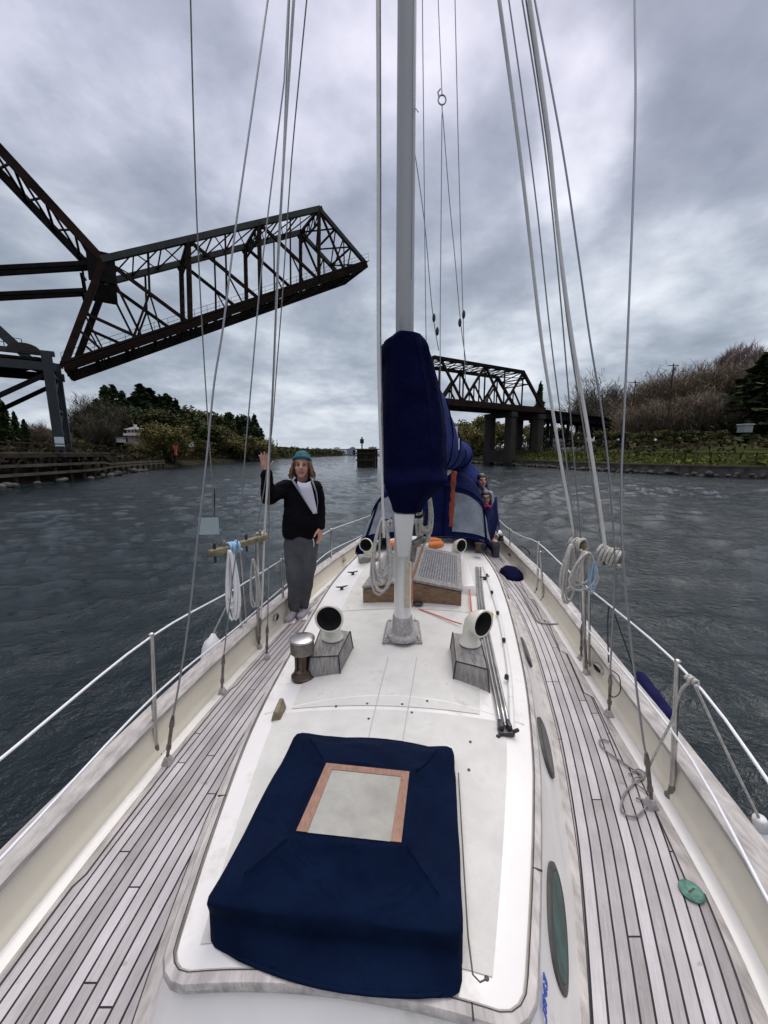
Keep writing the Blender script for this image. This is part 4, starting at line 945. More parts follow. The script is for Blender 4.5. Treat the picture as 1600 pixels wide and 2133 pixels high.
# coachroof
r0 = .055
def cab_rows():
    yy = [0, .006, .02, .04, .075, .15] + [.15 + i * (5.45 / 60) for i in range(1, 61)]
    return yy
def cpoint(s_, d, inset=0.0, dz=0.0):
    yl, yr = .80 + d, .72 + d
    L = Vector((tl(yl), yl, 0)); R_ = Vector((tr_(yr), yr, 0))
    wd = (R_ - L).length
    ins = inset
    if d < r0: ins = inset + r0 - math.sqrt(max(0, r0 * r0 - (r0 - d) ** 2))
    p = L.lerp(R_, s_ * (1 - 2 * ins / wd) + ins / wd)
    s2 = (p - L).length / wd
    p.z = HC + .065 * (1 - (2 * s2 - 1) ** 2) + dz; return p
rows = [[cpoint(j / 24, d) for j in range(25)] for d in cab_rows()]
coach = MB().loft(rows, False, False).build('coachroof', M['gel'], boat, smooth=True)
# outline of the roof edge, from aft left round the front to aft right
outl = [r_[0] for r_ in reversed(rows)] + rows[0][1:-1] + [r_[-1] for r_ in rows]
def outline_norm(i):
    k = len(outl); d = (outl[min(i + 1, k - 1)] - outl[max(i - 1, 0)]); d.z = 0; d.normalize(); return Vector((-d.y, d.x, 0)) * -1
rings = []; trims = []
for i, p in enumerate(outl):
    nrm = outline_norm(i); 
    fr = max(0.0, -nrm.y) ** 1.5
    fo = (1 - fr) * foot_off(p.y) + fr * .27
    rings.append([p + Vector((0, 0, 0)), p + nrm * .012 + Vector((0, 0, -.02)), p + nrm * .02 + Vector((0, 0, -.04)), p + nrm * (.02 + .29 * (fo - .02)) + Vector((0, 0, -.14)),
                  p + nrm * (.02 + .66 * (fo - .02)) + Vector((0, 0, -.27)), Vector(((p + nrm * fo).x, (p + nrm * fo).y, -.005))])
    trims.append([p + nrm * .006 + Vector((0, 0, -.012)), p + nrm * .010 + Vector((0, 0, .006)), p + nrm * .030 + Vector((0, 0, .003)), p + nrm * .036 + Vector((0, 0, -.008)), p + nrm * .034 + Vector((0, 0, -.021)), p + nrm * .008 + Vector((0, 0, -.024))])
MB().loft(rings, False, False).build('cabin_side', M['gel'], boat, smooth=True)
MB().loft(trims, True).build('eyebrow_trim', M['teakrail'], boat, smooth='auto')
a = MB()
for i in (len(outl) // 2 - 21, len(outl) // 2 + 10, len(outl) // 2 + 19, 30):
    if 0 < i < len(trims): a.beam(trims[i][0] + Vector((0, 0, .016)), trims[i][3] + Vector((0, 0, .0135)), .004, .004)
a.build('trim_joint', M['caulk'], boat)
a = MB(); a.loft([[trims[i][1] + Vector((0, 0, .001)), trims[i][1] - outline_norm(i) * .0028 + Vector((0, 0, .0005))] for i in range(len(trims))], False, False); a.build('trim_caulk', M['caulk'], boat)
# non-skid panels (forward, centre strip seams, aft)
def panel(s0, s1, d0, d1, name='nonskid_panel', m='nonskid', dz=.003, n=12):
    rows_ = []
    for i in range(25):
        d = d0 + (d1 - d0) * i / 24; row = []
        for j in range(n + 1):
            s_ = s0(d) + (s1(d) - s0(d)) * j / n
            row.append(cpoint(s_, d, 0, dz))
        rows_.append(row)
    return MB().loft(rows_, False, False).build(name, M[m], boat, smooth=True)
panel(lambda d: .07 if d < .95 else .09, lambda d: .915, .05, .97)
panel(lambda d: .12, lambda d: .82, 1.0, 2.2)
panel(lambda d: .14, lambda d: .80, 2.22, 3.9)
a = MB()
for s_ in (.44, .56): a.loft([[cpoint(s_ - .0015, d, 0, .0045), cpoint(s_ + .0015, d, 0, .0045)] for d in [.72 + i * .05 for i in range(16)]], False, False)
a.build('roof_seam', M['seamgrey'], boat)
# moulded step at the aft edge of the forward panel
a = MB(); a.tube([cpoint(.02 + .96 * j / 20, .985 + .10 * math.sin(math.pi * j / 20), 0, -.003) for j in range(21)], .007, 8); a.build('moulded_step', M['gel'], boat, smooth=True)
# fine cable and hook beside the hatch, screws
a = MB(); a.tube([G(955, 1610, .45), G(966, 1800, .452), G(975, 1950, .452), G(985, 2030, .45), G(1000, 2046, .45), G(1016, 2038, .45)], .0022, 6); a.ell(G(1014, 2038, .45), (.006, .006, .003)); a.build('hatch_cord', M['portframe'], boat)
for px, py in ((977, 1598), (838, 1470), (768, 1500), (765, 1468), (890, 1462), (858, 1487), (700, 1470), (980, 1540)):
    g = G(px, py, .44); MB().lathe([(.006, 0), (.006, .004), (.002, .006)], (g.x, g.y, cabz(g.x, g.y) + .002), n=8).build('screw', M['portframe'], boat)

# port lights in the starboard-looking cabin side and the forward face
def side_frame(y, h, side=1):
    T = TR if side > 0 else TL
    d = (at_y(T, y + .08) - at_y(T, y - .08)).normalized(); nrm = Vector((d.y, -d.x, 0)) * side
    top_ = at_y(T, y) + nrm * .02 + Vector((0, 0, HC - .04)); ft = at_y(T, y) + nrm * foot_off(y); ft.z = 0
    up = (top_ - ft).normalized(); n_ = d.cross(up).normalized()
    if n_.dot(nrm) < 0: n_ = -n_
    return ft.lerp(top_, h) + n_ * .013, d, up, n_
def portlight(y0, y1, hh, glass, side=1, hc=.5, lab=None):
    c, d, up, n_ = side_frame((y0 + y1) / 2, hc, side); hl = (y1 - y0) / 2 / max(.5, abs(d.y))
    def se(k, sc_, off):
        an = 2 * math.pi * k / 36; ca, sa = math.cos(an), math.sin(an)
        return c + d * (math.copysign(abs(ca) ** .85, ca) * (hl - sc_)) + up * (math.copysign(abs(sa) ** .85, sa) * (hh - sc_)) + n_ * off
    a = MB(); a.loft([[se(k, s_, o_) for k in range(36)] for s_, o_ in ((-.002, -.012), (.0, .004), (.018, .008), (.025, .004), (.028, .001))], False)
    f = a.build('portlight', M['portframe'], boat, smooth='auto', label=lab)
    a = MB(); a.add([se(k, .024, .0065) for k in range(36)], [tuple(range(36))]); a.build('pane', glass, f)
portlight(.93, 1.25, .10, M['glassgreen'], 1, .48)
portlight(1.68, 2.02, .095, M['glassdark'], 1, .5)
portlight(2.66, 2.98, .085, M['glassdark'], 1, .5)
portlight(4.0, 4.4, .09, M['glassdark'], 1, .5)
for y in (1.0, 1.8, 2.8, 3.9): portlight(y, y + .4, .10, M['glassgreen'], -1, .5)
# dark window in the cabin front
fc = Vector((-.11, .695, .283)); fd = Vector((.995, -.09, 0)).normalized(); fu = Vector((.0, .55, .8)).normalized(); fn_ = fd.cross(fu).normalized()
if fn_.y > 0: fn_ = -fn_
a = MB(); a.loft([[fc + fd * (math.copysign(abs(math.cos(t)) ** .5, math.cos(t)) * (.20 - s_)) + fu * (math.copysign(abs(math.sin(t)) ** .6, math.sin(t)) * (.078 - s_)) + fn_ * o_ for t in [2 * math.pi * k / 40 for k in range(40)]] for s_, o_ in ((0, -.02), (0, .010), (.014, .014), (.022, .006))], False)
fw = a.build('forward_window', M['portframe'], boat, smooth='auto')
a = MB(); a.add([fc + fd * (math.copysign(abs(math.cos(t)) ** .5, math.cos(t)) * .182) + fu * (math.copysign(abs(math.sin(t)) ** .6, math.sin(t)) * .060) + fn_ * .007 for t in [2 * math.pi * k / 40 for k in range(40)]], [tuple(range(40))]); a.build('pane', M['glassdark'], fw)
# small worn blue lettering on the cabin side ahead of the port light
def mark(strokes, y, h, w_, hgt):
    c, d, up, n_ = side_frame(y, h, 1); a = MB()
    for (x0, y0, x1, y1) in strokes:
        p = c - d * (x0 * w_) + up * (y0 * hgt) + n_ * .002; q = c - d * (x1 * w_) + up * (y1 * hgt) + n_ * .002
        a.beam(p, q, .0055, .003, n_)
    return a
a = mark([(0, 0, 0, 1), (0, 1, .6, 1), (0, .5, .5, .5), (0, 0, .6, 0), (1, 0, 1, 1), (1, 1, 1.6, .5), (1.6, .5, 1, 0), (2, 0, 2, 1), (2, 1, 2.6, 1), (2.6, 1, 2.6, .5), (2.6, .5, 2, .5), (2.2, .5, 2.7, 0), (3.1, 0, 3.1, 1), (3.1, 0, 3.7, 0)], .862, .80, .023, .03)
a.build('faded_lettering', M['ink'], boat)

# stanchions and lifelines
stans = []
def stanchion(base, topp, side):
    b = Vector(base); t_ = Vector(topp)
    a = MB(); a.tube([b, t_], [.0135, .012], 10); a.ell(t_, (.015, .015, .012)); s_ = a.build('stanchion', M['steel'], boat, smooth='auto')
    a = MB(); a.lathe([(.034, -.012), (.034, .0), (.022, .012), (.018, .06)], (b.x, b.y, .014), n=14); a.build('base', M['fitting'], s_, smooth='auto')
    a = MB(); a.tube([b + Vector((0, 0, .05)), b + Vector((side * .055, -.02, .055))], .007, 6); a.tube([b + Vector((side * .055, -.045, .04)), b + Vector((side * .055, .01, .075))], .008, 6); a.build('brace', M['steel'], s_)
def P3(bpx, tpx, z=.0):
    b = G(*bpx, z); return b, D(*tpx, b.y)
S = {'L': [], 'R': []}
for side, key, lst in ((-1, 'L', [((325, 1575), (315, 1322)), ((592, 1290), (586, 1165)), ((690, 1195), (690, 1102))]), (1, 'R', [((1400, 1662), (1412, 1378)), ((1132, 1252), (1126, 1150)), ((1119, 1236), (1122, 1130)), ((1062, 1165), (1063, 1103))])):
    for b, t_ in lst:
        bb, tt = P3(b, t_); stanchion(bb, tt, side); S[key].append((bb, tt))
for side, key, y in ((-1, 'L', .05), (-1, 'L', -1.5), (1, 'R', .0), (1, 'R', -1.5)):
    x = rl(y) + .02 if side < 0 else rr_(y) - .02
    stanchion((x, y, 0), (x + side * .01, y, .70), side); S[key].insert(0, (Vector((x, y, 0)), Vector((x + side * .01, y, .70))))
for key, sgn in (('L', -1), ('R', 1)):
    pts = [t_ for b, t_ in S[key] if not (key == 'R' and 3.9 < t_.y < 4.35)]
    pts = sorted(pts, key=lambda p: p.y)
    pts = [Vector((-.55, -2.95, .68))] + pts + [Vector((.1, 7.8, .62)) if sgn < 0 else Vector((2.1, 7.8, .62))]
    for frac, nm in ((.985, 'upper_lifeline'), (.53, 'lower_lifeline')):
        q = []
        for i, p in enumerate(pts):
            z = p.z * frac
            q.append(Vector((p.x, p.y, z)))
            if i < len(pts) - 1:
                n_ = pts[i + 1]; m_ = p.lerp(n_, .5); q.append(Vector((m_.x, m_.y, m_.z * frac - .012 * (n_ - p).length / 2)))
        MB().tube(cr(q, 5), .0058, 8).build(nm, M['wirelight'], boat, smooth=True)

# cowl vents
def cowl(base, yaw, sc, box=None, lab=None):
    """base = foot of the cowl, yaw = horizontal direction of the mouth (0 towards the bow, + to the right)"""
    b = Vector(base); d = Vector((math.sin(yaw), -math.cos(yaw), 0)); root_ = None
    a = MB(); pts = []; rs = []
    prof = [(0, 0, .078), (0, .012, .078), (0, .02, .062), (0, .07, .058), (.004, .11, .060), (.022, .15, .070), (.05, .178, .082), (.085, .19, .093), (.115, .192, .100)]
    pts = [b + d * (x * sc) + Vector((0, 0, z * sc)) for x, z, r_ in prof]
    rings = []
    for i, (x, z, r_) in enumerate(prof):
        t = min(1, max(0, (i - 3) / 4.2)); ang = t * math.pi / 2
        ax = (Vector((0, 0, 1)) * math.cos(ang) + d * math.sin(ang)); side_ = d.cross(Vector((0, 0, 1))).normalized(); up = side_.cross(ax).normalized()
        c_ = pts[i]
        rings.append([c_ + (side_ * math.cos(2 * math.pi * k / 24) + up * math.sin(2 * math.pi * k / 24)) * (r_ * sc) for k in range(24)])
    c_ = pts[-1]
    rings.append([c_ + d * .006 * sc + (p - c_) * .96 for p in rings[-1]])
    rings.append([c_ + d * .002 * sc + (p - c_) * .86 for p in rings[-3 + 1]])
    a.loft(rings, False); cw_ = a.build('cowl_vent', M['cream'], boat, smooth=True, label=lab)
    a = MB(); inner = [c_ + d * .0 + (p - c_) * .9 for p in rings[8]]; deep = [c_ - d * .075 * sc + (p - c_) * .5 for p in rings[8]]
    a.loft([inner, deep], False); a.add(deep, [tuple(range(24))]); a.build('mouth', M['blackhole'], cw_)
    return cw_
M['cowl'] = mat('cowl_paint', (0.74, 0.71, 0.60), 0.3, var=0.04, coat=.3)
def dorade(front_l, front_r, back_r, back_l, zf, zb, lab=None):
    P = [Vector(p) for p in (front_l, front_r, back_r, back_l)]
    for p in P: p.z = cabz(p.x, p.y) - .01
    c_ = (P[0] + P[1] + P[2] + P[3]) / 4
    T_ = [Vector((c_.x + (p.x - c_.x) * .86, c_.y + (p.y - c_.y) * (.9), z)) for p, z in zip(P, (zf, zf, zb, zb))]
    b = MB().hexa(P, T_).build('vent_box', M['teakbox'], boat, bevel=.006, label=lab)
    a = MB()
    for i in range(4):
        q0, q1 = P[i], T_[i]; a.beam(q0.lerp(c_, -.012), q1.lerp(Vector((c_.x, c_.y, q1.z)), -.012), .006, .006)
    for i, (u, v) in enumerate(((0, 1), (1, 2), (3, 0))): a.beam(T_[u] + Vector((0, 0, .001)), T_[v] + Vector((0, 0, .001)), .005, .005)
    a.build('joint', M['caulk'], b)
    return T_
T1 = dorade(G(640, 1408, .43), G(709, 1401, .44), G(736, 1346, .45), G(668, 1340, .43), .535, .56)
T2 = dorade(G(944, 1416, .43), G(1020, 1440, .42), G(1002, 1362, .43), G(938, 1350, .44), .535, .56)
cw1 = cowl(((T1[2].x + T1[3].x) / 2 - .005, T1[2].y - .075, .555), -.05, .88); cw1.data.materials[0] = M['cowl']
cw2 = cowl(((T2[2].x + T2[3].x) / 2 + .0, T2[2].y - .085, .555), .60, .84); cw2.data.materials[0] = M['cowl']
for px, py, yw in ((768, 1158, -.3), (948, 1160, .55)):
    p = D(px, py, 4.55); MB().box((p.x, p.y, p.z - .05), (.24, .2, .1), .15).build('vent_box', M['gel'] if px > 800 else M['teakbox'], boat, bevel=.008)
    c_ = cowl((p.x, p.y - .02, p.z), yw, .85); c_.data.materials[0] = M['cowl']
# stove chimney
b = D(632, 1411, 2.08); b.z = cabz(b.x, b.y)
a = MB(); a.lathe([(.07, 0), (.07, .015), (.055, .03), (.05, .05), (.034, .06), (.034, .17)], b, n=24); ch = a.build('stove_chimney', M['bronze'], boat, smooth='auto')
for k in range(4):
    an = k * math.pi / 2 + .5; MB().box(b + Vector((math.cos(an) * .040, math.sin(an) * .042, .10)), (.012, .012, .12)).build('rib', M['bronze'], ch)
a = MB(); a.lathe([(.062, .155), (.068, .16), (.068, .235), (.060, .240)], b, n=24); a.build('cap', M['fitting'], ch, smooth='auto')
a = MB(); a.lathe([(.069, .232), (.073, .236), (.073, .246), (.06, .252), (.02, .255)], b, n=24); a.build('lid', M['steel'], ch, smooth='auto')

# mast
mb_ = Vector((.125, 2.44, 0)); MZ = cabz(.125, 2.44)
a = MB(); pl = [G(796, 1343, MZ + .0), G(880, 1343, MZ), G(872, 1297, MZ), G(806, 1297, MZ)]
for p in pl: p.z = MZ - .012
step = MB().hexa(pl, [p + Vector((0, 0, .032)) for p in pl]).build('mast_step', M['teakbox'], boat, bevel=.004)
pc = sum(pl, Vector()) / 4
step2 = MB().hexa([p.lerp(pc, .08) + Vector((0, 0, .03)) for p in pl], [p.lerp(pc, .1) + Vector((0, 0, .042)) for p in pl]).build('step_plate', M['mastfoot'], step)
for p in pl: MB().lathe([(.011, 0), (.011, .012), (.005, .016)], p.lerp(pc, .2) + Vector((0, 0, .042)), n=8).build('bolt', M['steel'], step)
def mast_ring(z, wx, wy): return [Vector((mb_.x + wx * math.cos(t), mb_.y + .02 + wy * math.sin(t), z)) for t in [2 * math.pi * k / 28 for k in range(28)]]
a = MB(); a.loft([mast_ring(MZ + .03, .105, .115), mast_ring(MZ + .05, .10, .11), mast_ring(MZ + .065, .07, .09), mast_ring(MZ + .17, .066, .09), mast_ring(MZ + .185, .06, .086)]); col_ = a.build('mast_collar', M['mastfoot'], boat, smooth='auto')
a = MB(); a.loft([mast_ring(MZ + .17, .058, .084), mast_ring(1.40, .056, .084)]); ms = a.build('mast', M['gel'], boat, smooth='auto')
a = MB(); a.loft([mast_ring(1.40, .056, .084), mast_ring(4.4, .0515, .08), mast_ring(13.5, .042, .065)]); a.build('upper_mast', M['mastshade'], boat, smooth='auto')
MB().box((.15, mb_.y - .066, .86), (.036, .012, .30)).build('strip', M['stainyellow'], ms)
a = MB(); a.hexa([(.085, 2.34, 1.06), (.165, 2.34, 1.06), (.17, 2.4, 1.06), (.08, 2.4, 1.06)], [(.062, 2.335, 1.33), (.188, 2.335, 1.33), (.185, 2.4, 1.33), (.065, 2.4, 1.33)]); a.build('tack_plate', M['mastpaint'], ms, bevel=.004)
a = MB(); a.beam((.178, 2.34, 1.03), (.192, 2.34, 1.14), .03, .04); a.beam((.185, 2.34, 1.14), (.25, 2.36, 1.175), .045, .04); a.build('gooseneck_bracket', M['fitting'], ms, bevel=.006)
for px, py, dx in ((802, 1088, -1), (872, 1082, 1)):
    p = D(px, py, 2.42); a = MB(); a.lathe([(.036, 0), (.036, .012), (.026, .02), (.024, .045), (.034, .06), (.034, .072), (.01, .076)], p - Vector((dx * .045, 0, 0)), (dx, -.12, 0), 20); a.build('winch', M['steel'], ms, smooth='auto')
a = MB(); a.tube([(-1.15, 2.5, 6.4), (.125, 2.46, 6.45), (1.4, 2.5, 6.4)], [.012, .03, .012], 8); a.build('spreader', M['mastshade'], boat)
MB().tube([(mb_.x + .034, mb_.y - .046, 2.7), (mb_.x + .032, mb_.y - .044, 4.3)], .0025, 6).build('sail_track', M['wire'], ms)
p = D(866, 225, 2.42); a = MB(); a.tube([p + Vector((-.02, 0, .02)), p, p + Vector((.015, 0, -.02))], .003, 5); a.build('cleat', M['wire'], ms)

# skylight
z0, ze, zr = .425, .55, .625
fl, fr2, bl2, br2 = Vector((-.18, 3.15, 0)), Vector((.65, 3.08, 0)), Vector((.02, 4.30, 0)), Vector((.86, 4.2, 0))
def zz_(p, z): return Vector((p.x, p.y, z))
fm, bm2 = fl.lerp(fr2, .5), bl2.lerp(br2, .5)
sk = MB().add([zz_(fl, z0), zz_(fr2, z0), zz_(fr2, ze), zz_(fm, zr), zz_(fl, ze), zz_(bl2, z0), zz_(br2, z0), zz_(br2, ze), zz_(bm2, zr), zz_(bl2, ze)],
    [(0, 1, 2, 3, 4), (9, 8, 7, 6, 5), (0, 4, 9, 5), (1, 6, 7, 2), (4, 3, 8, 9), (3, 2, 7, 8)]).build('skylight', M['teakbrown'], boat)
for (A, B, Cc, Dd) in ((fl, fm, bm2, bl2), (fm, fr2, br2, bm2)):
    q = [zz_(A, (ze if A is fl else zr) + .012), zz_(B, (zr if B is fm else ze) + .012), zz_(Cc, (zr if Cc is bm2 else ze) + .012), zz_(Dd, (ze if Dd is bl2 else zr) + .012)]
    c_ = sum(q, Vector()) / 4
    q = [p + (p - c_) * .02 for p in q]
    inn = [p.lerp(c_, .2) for p in q]
    a = MB(); tp = [p + Vector((0, 0, .02)) for p in q]; ti = [p + Vector((0, 0, .02)) for p in inn]
    a.add(q + tp + ti + inn, [(0, 1, 5, 4), (1, 2, 6, 5), (2, 3, 7, 6), (3, 0, 4, 7), (4, 5, 9, 8), (5, 6, 10, 9), (6, 7, 11, 10), (7, 4, 8, 11), (8, 9, 13, 12), (9, 10, 14, 13), (10, 11, 15, 14), (11, 8, 12, 15)])
    a.build('frame', M['teakbox'], sk)
    a = MB(); a.add([p + Vector((0, 0, .004)) for p in inn], [(0, 1, 2, 3)]); a.build('pane', M['glassdark'], sk)
    a = MB()
    for i in range(15):
        t = (i + .5) / 15; a.beam(inn[0].lerp(inn[1], t) + Vector((0, 0, .012)), inn[3].lerp(inn[2], t) + Vector((0, 0, .012)), .008, .008)
    for i in range(24):
        t = (i + .5) / 24; a.beam(inn[0].lerp(inn[3], t) + Vector((0, 0, .016)), inn[1].lerp(inn[2], t) + Vector((0, 0, .016)), .009, .007)
    a.build('grille', M['lattice'], sk)
a = MB(); a.tube([zz_(fm, zr + .035), zz_(bm2, zr + .035)], .012, 8); a.build('ridge_bar', M['teakbrown'], sk)
# white box beside the skylight
MB().hexa([(.70, 3.35, .41), (.85, 3.35, .41), (1.02, 4.6, .41), (.90, 4.6, .41)], [(.72, 3.4, .50), (.84, 3.4, .50), (1.0, 4.55, .50), (.91, 4.55, .50)]).build('cable_trunk', M['gel'], boat, bevel=.01)
# sea hood behind the skylight
MB().hexa([(.05, 4.42, .42), (.98, 4.36, .42), (1.1, 5.2, .42), (.15, 5.2, .42)], [(.1, 4.5, .53), (.93, 4.44, .53), (1.05, 5.2, .53), (.18, 5.2, .53)]).build('sliding_hatch', M['gel'], boat, bevel=.012)
# genoa track and its studs
q = [G(px, py, .455) for px, py in ((1068, 1512), (1063, 1400), (1052, 1324), (1040, 1269), (1027, 1227), (1015, 1192), (1008, 1172))]
for p in q: p.z = cabz(p.x, p.y) + .012
tk = MB().tube(cr(q, 5), .014, 6, sq=(1, .5)).build('sheet_track', M['mastpaint'], boat)
for p in [G(px, py, .46) for px, py in ((1056, 1400), (1050, 1324), (1037, 1269), (1025, 1227), (1015, 1192))]:
    p.z = cabz(p.x, p.y) + .02; MB().lathe([(.013, 0), (.013, .02), (.007, .028)], p, n=10).build('stud', M['blackplastic'], tk)
p = G(1024, 1272, .45); p.z = cabz(p.x, p.y); MB().lathe([(.016, 0), (.016, .03), (.008, .036)], p, n=12).build('yellow_cap', M['yellow'], boat)
# three spinnaker poles resting against the roof edge
for k, (x0, x1) in enumerate(((1044, 992), (1054, 996), (1062, 1001))):
    p0, p1 = G(x0, 1498, .46), G(x1, 1176, .46)
    p0.z = cabz(p0.x, p0.y) + .022; p1.z = cabz(p1.x, p1.y) + .022
    pr_ = p0.lerp(p1, .5); pr_.x = G((x0 + x1) / 2 + 8, 1350, .46).x if False else pr_.x - .03; pr_.z = cabz(pr_.x, pr_.y) + .02
    o = MB().tube(cr([p0, pr_, p1], 6), .0085, 8).build('handrail_pole', M['steel'], boat, smooth=True)
b = G(1055, 1508, .455); b.z = cabz(b.x, b.y)
a = MB(); a.box(b + Vector((0, 0, .012)), (.07, .04, .022)); a.box(b + Vector((-.02, .02, .03)), (.018, .05, .035)); a.box(b + Vector((.018, .02, .03)), (.018, .05, .035)); a.tube([b + Vector((.03, -.01, .02)), b + Vector((.055, -.012, .035))], .009, 8); a.tube([b + Vector((-.03, -.015, .01)), b + Vector((-.05, -.03, .012))], .009, 8)
a.build('pole_bracket', M['blackplastic'], boat, bevel=.003)
# small fittings
b = G(580, 1480, .42); b.z = cabz(b.x, b.y); MB().hexa([b + Vector(q) for q in ((-.025, -.05, 0), (.025, -.05, 0), (.03, .05, 0), (-.01, .05, 0))], [b + Vector(q) for q in ((-.012, -.045, .045), (.01, -.045, .045), (.015, .045, .06), (-.005, .045, .06))]).build('wooden_chock', M['pinwood'], boat, bevel=.003)
for px, py in ((712, 1220), (735, 1190), (1003, 1322), (1010, 1200)):
    b = G(px, py, .44); b.z = cabz(b.x, b.y); a = MB(); a.tube([b + Vector((-.055, -.02, .035)), b + Vector((0, 0, .026)), b + Vector((.055, .02, .035))], [.006, .01, .006], 8); a.box(b + Vector((0, 0, .012)), (.03, .025, .03)); a.build('cleat', M['blackplastic'], boat)
b = G(870, 1262, .445); b.z = cabz(b.x, b.y) + .012
a = MB(); pts = [b + Vector((.035 * math.cos(t), .035 * math.sin(t), .01)) for t in [2 * math.pi * k / 20 for k in range(21)]]; a.tube(pts, .012, 8); a.build('rope_ring', M['blackplastic'], boat, smooth=True)
b = G(1440, 1860, 0); a = MB(); a.lathe([(.042, 0), (.042, .005), (.037, .008), (.035, .0065), (.01, .0065)], (b.x, b.y, .0055), n=32); fcap = a.build('deck_filler_cap', M['patina'], boat, smooth='auto')
MB().box((b.x, b.y, .0128), (.034, .005, .003), .4).build('slot', M['blackplastic'], fcap)
# hawse fittings in the bulwark
for px, py, side in ((575, 1280, -1), (1125, 1680, 1), (1255, 1385, 1), (1420, 1650, 1), (1050, 1170, 1)):
    pass
for side, y in ((-1, 3.55), (-1, 5.6), (1, 2.65), (1, 5.9)):
    x = (rl(y) - .022) if side < 0 else (rr_(y) + .022); x -= side * .012
    a = MB(); a.ell((x, y, .12), (.012, .07, .035)); o = a.build('hawse_plate', M['steel'], boat, smooth=True)
    MB().ell((x - side * .008, y, .12), (.008, .05, .02)).build('hole', M['blackhole'], o)

# chain plates with turnbuckles
chain = {'a': G(350, 1590, 0), 'b': G(463, 1445, 0), 'c': G(540, 1352, 0), 'c2': G(556, 1372, 0), 'd': G(1355, 1680, 0), 'e': G(1268, 1492, 0), 'f': G(1222, 1405, 0), 'g': G(1210, 1375, 0)}
def turnbuckle(b, dirv):
    d = Vector(dirv).normalized()
    a = MB(); a.hexa([b + Vector(q) for q in ((-.028, -.028, 0), (.028, -.028, 0), (.028, .028, 0), (-.028, .028, 0))], [b + Vector(q) for q in ((-.012, -.014, .045), (.012, -.014, .045), (.012, .014, .045), (-.012, .014, .045))])
    o = a.build('chain_plate', M['mastfoot'], boat, bevel=.003)
    p = b + Vector((0, 0, .04)); a = MB(); a.tube([p, p + d * .05, p + d * .05, p + d * .075, p + d * .075, p + d * .19, p + d * .19, p + d * .21, p + d * .26], [.009, .009, .014, .014, .010, .010, .014, .014, .007], 8); a.build('turnbuckle', M['fitting'], o, smooth='auto')
    return p + d * .25

# ------------------------------------------------------------------ rigging
def pxline(spec, Y0, Y1):
    """spec: points from top (py small) to bottom; depth runs from Y0 at the top to Y1 at the bottom"""
    n = len(spec); a, b = spec[0][1], spec[-1][1]
    return [D(px, py, Y0 + (Y1 - Y0) * (py - a) / (b - a)) for px, py in spec]
def wire(name, pts, r, m, parent=boat, head=None, k=5, label=None):
    q = cr(pts, k)
    if head is not None: q = [Vector(head)] + q
    return MB().tube(q, r, 8).build(name, M[m], parent, smooth=True, label=label)
HL, HR = Vector((-.55, 2.5, 6.4)), Vector((.8, 2.5, 6.4))
def shroud(spec, ck, Ytop, r, head, m='wire'):
    b = chain[ck]; pts = pxline(spec, Ytop, b.y); e = turnbuckle(b, (pts[-1] - b)); pts.append(e)
    return wire('shroud', pts, r, m, head=head)
shroud([(558, 0), (524, 240), (490, 480), (465, 680), (446, 800), (431, 950), (413, 1110), (393, 1290), (372, 1430)], 'a', 2.45, .0055, (-.1, 2.48, 7.4), 'wire')
shroud([(592, 170), (562, 415), (541, 600), (527, 760), (512, 930), (500, 1080), (482, 1230), (468, 1350)], 'b', 2.46, .0045, (-.3, 2.48, 6.4), 'wire')
shroud([(612, 0), (598, 220), (586, 420), (577, 600), (569, 800), (560, 960), (551, 1110), (546, 1250)], 'c', 2.48, .0085, (-.25, 2.48, 6.4), 'mastpaint')
shroud([(603, 0), (590, 330), (580, 500), (573, 680), (566, 860), (561, 1000), (560, 1150), (558, 1280)], 'c2', 2.55, .005, (-.25, 2.5, 6.4), 'wire')
shroud([(1322, 0), (1324, 219), (1318, 437), (1308, 690), (1301, 850), (1294, 1020), (1300, 1190), (1322, 1400), (1340, 1540)], 'd', 2.3, .0052, (1.38, 2.5, 6.4))
shroud([(1060, 0), (1088, 197), (1119, 437), (1147, 700), (1166, 850), (1186, 1010), (1200, 1130), (1212, 1280)], 'f', 2.5, .0045, (.9, 2.5, 6.4))
shroud([(1114, 0), (1171, 306), (1206, 542), (1228, 700), (1254, 860), (1270, 1000), (1281, 1190), (1272, 1380)], 'e', 2.45, .0055, (.8, 2.5, 6.4))
shroud([(1088, 0), (1119, 192), (1143, 372), (1162, 560), (1178, 740), (1196, 960), (1210, 1130), (1212, 1250)], 'g', 2.55, .005, (.7, 2.5, 6.4))
def rope_thing(name, label, cat, spec, Y0, Y1, r, m, head=None, group=None):
    o = wire(name, pxline(spec, Y0, Y1), r, m, None, head); return tag(o, label, cat, group)
rope_thing('halyard', 'thick pale rope fall, leftmost of the right hand bundle', 'rope', [(1040, 0), (1075, 258), (1097, 437), (1127, 700), (1152, 860), (1175, 1000), (1198, 1120)], 2.35, 2.75, .0105, 'mastpaint', (.62, 2.4, 6.3))
rope_thing('halyard', 'thick pale rope fall in the middle of the right hand bundle', 'rope', [(1103, 0), (1143, 284), (1162, 481), (1191, 700), (1222, 880), (1250, 1060), (1262, 1150)], 2.35, 2.4, .0105, 'mastpaint', (.72, 2.4, 6.3))
rope_thing('halyard', 'thin rope fall close beside the thick middle one of the right hand bundle', 'rope', [(1096, 0), (1138, 284), (1160, 481), (1186, 700), (1214, 880), (1238, 1030), (1255, 1145)], 2.42, 2.46, .005, 'ropegrey', (.72, 2.42, 6.3))
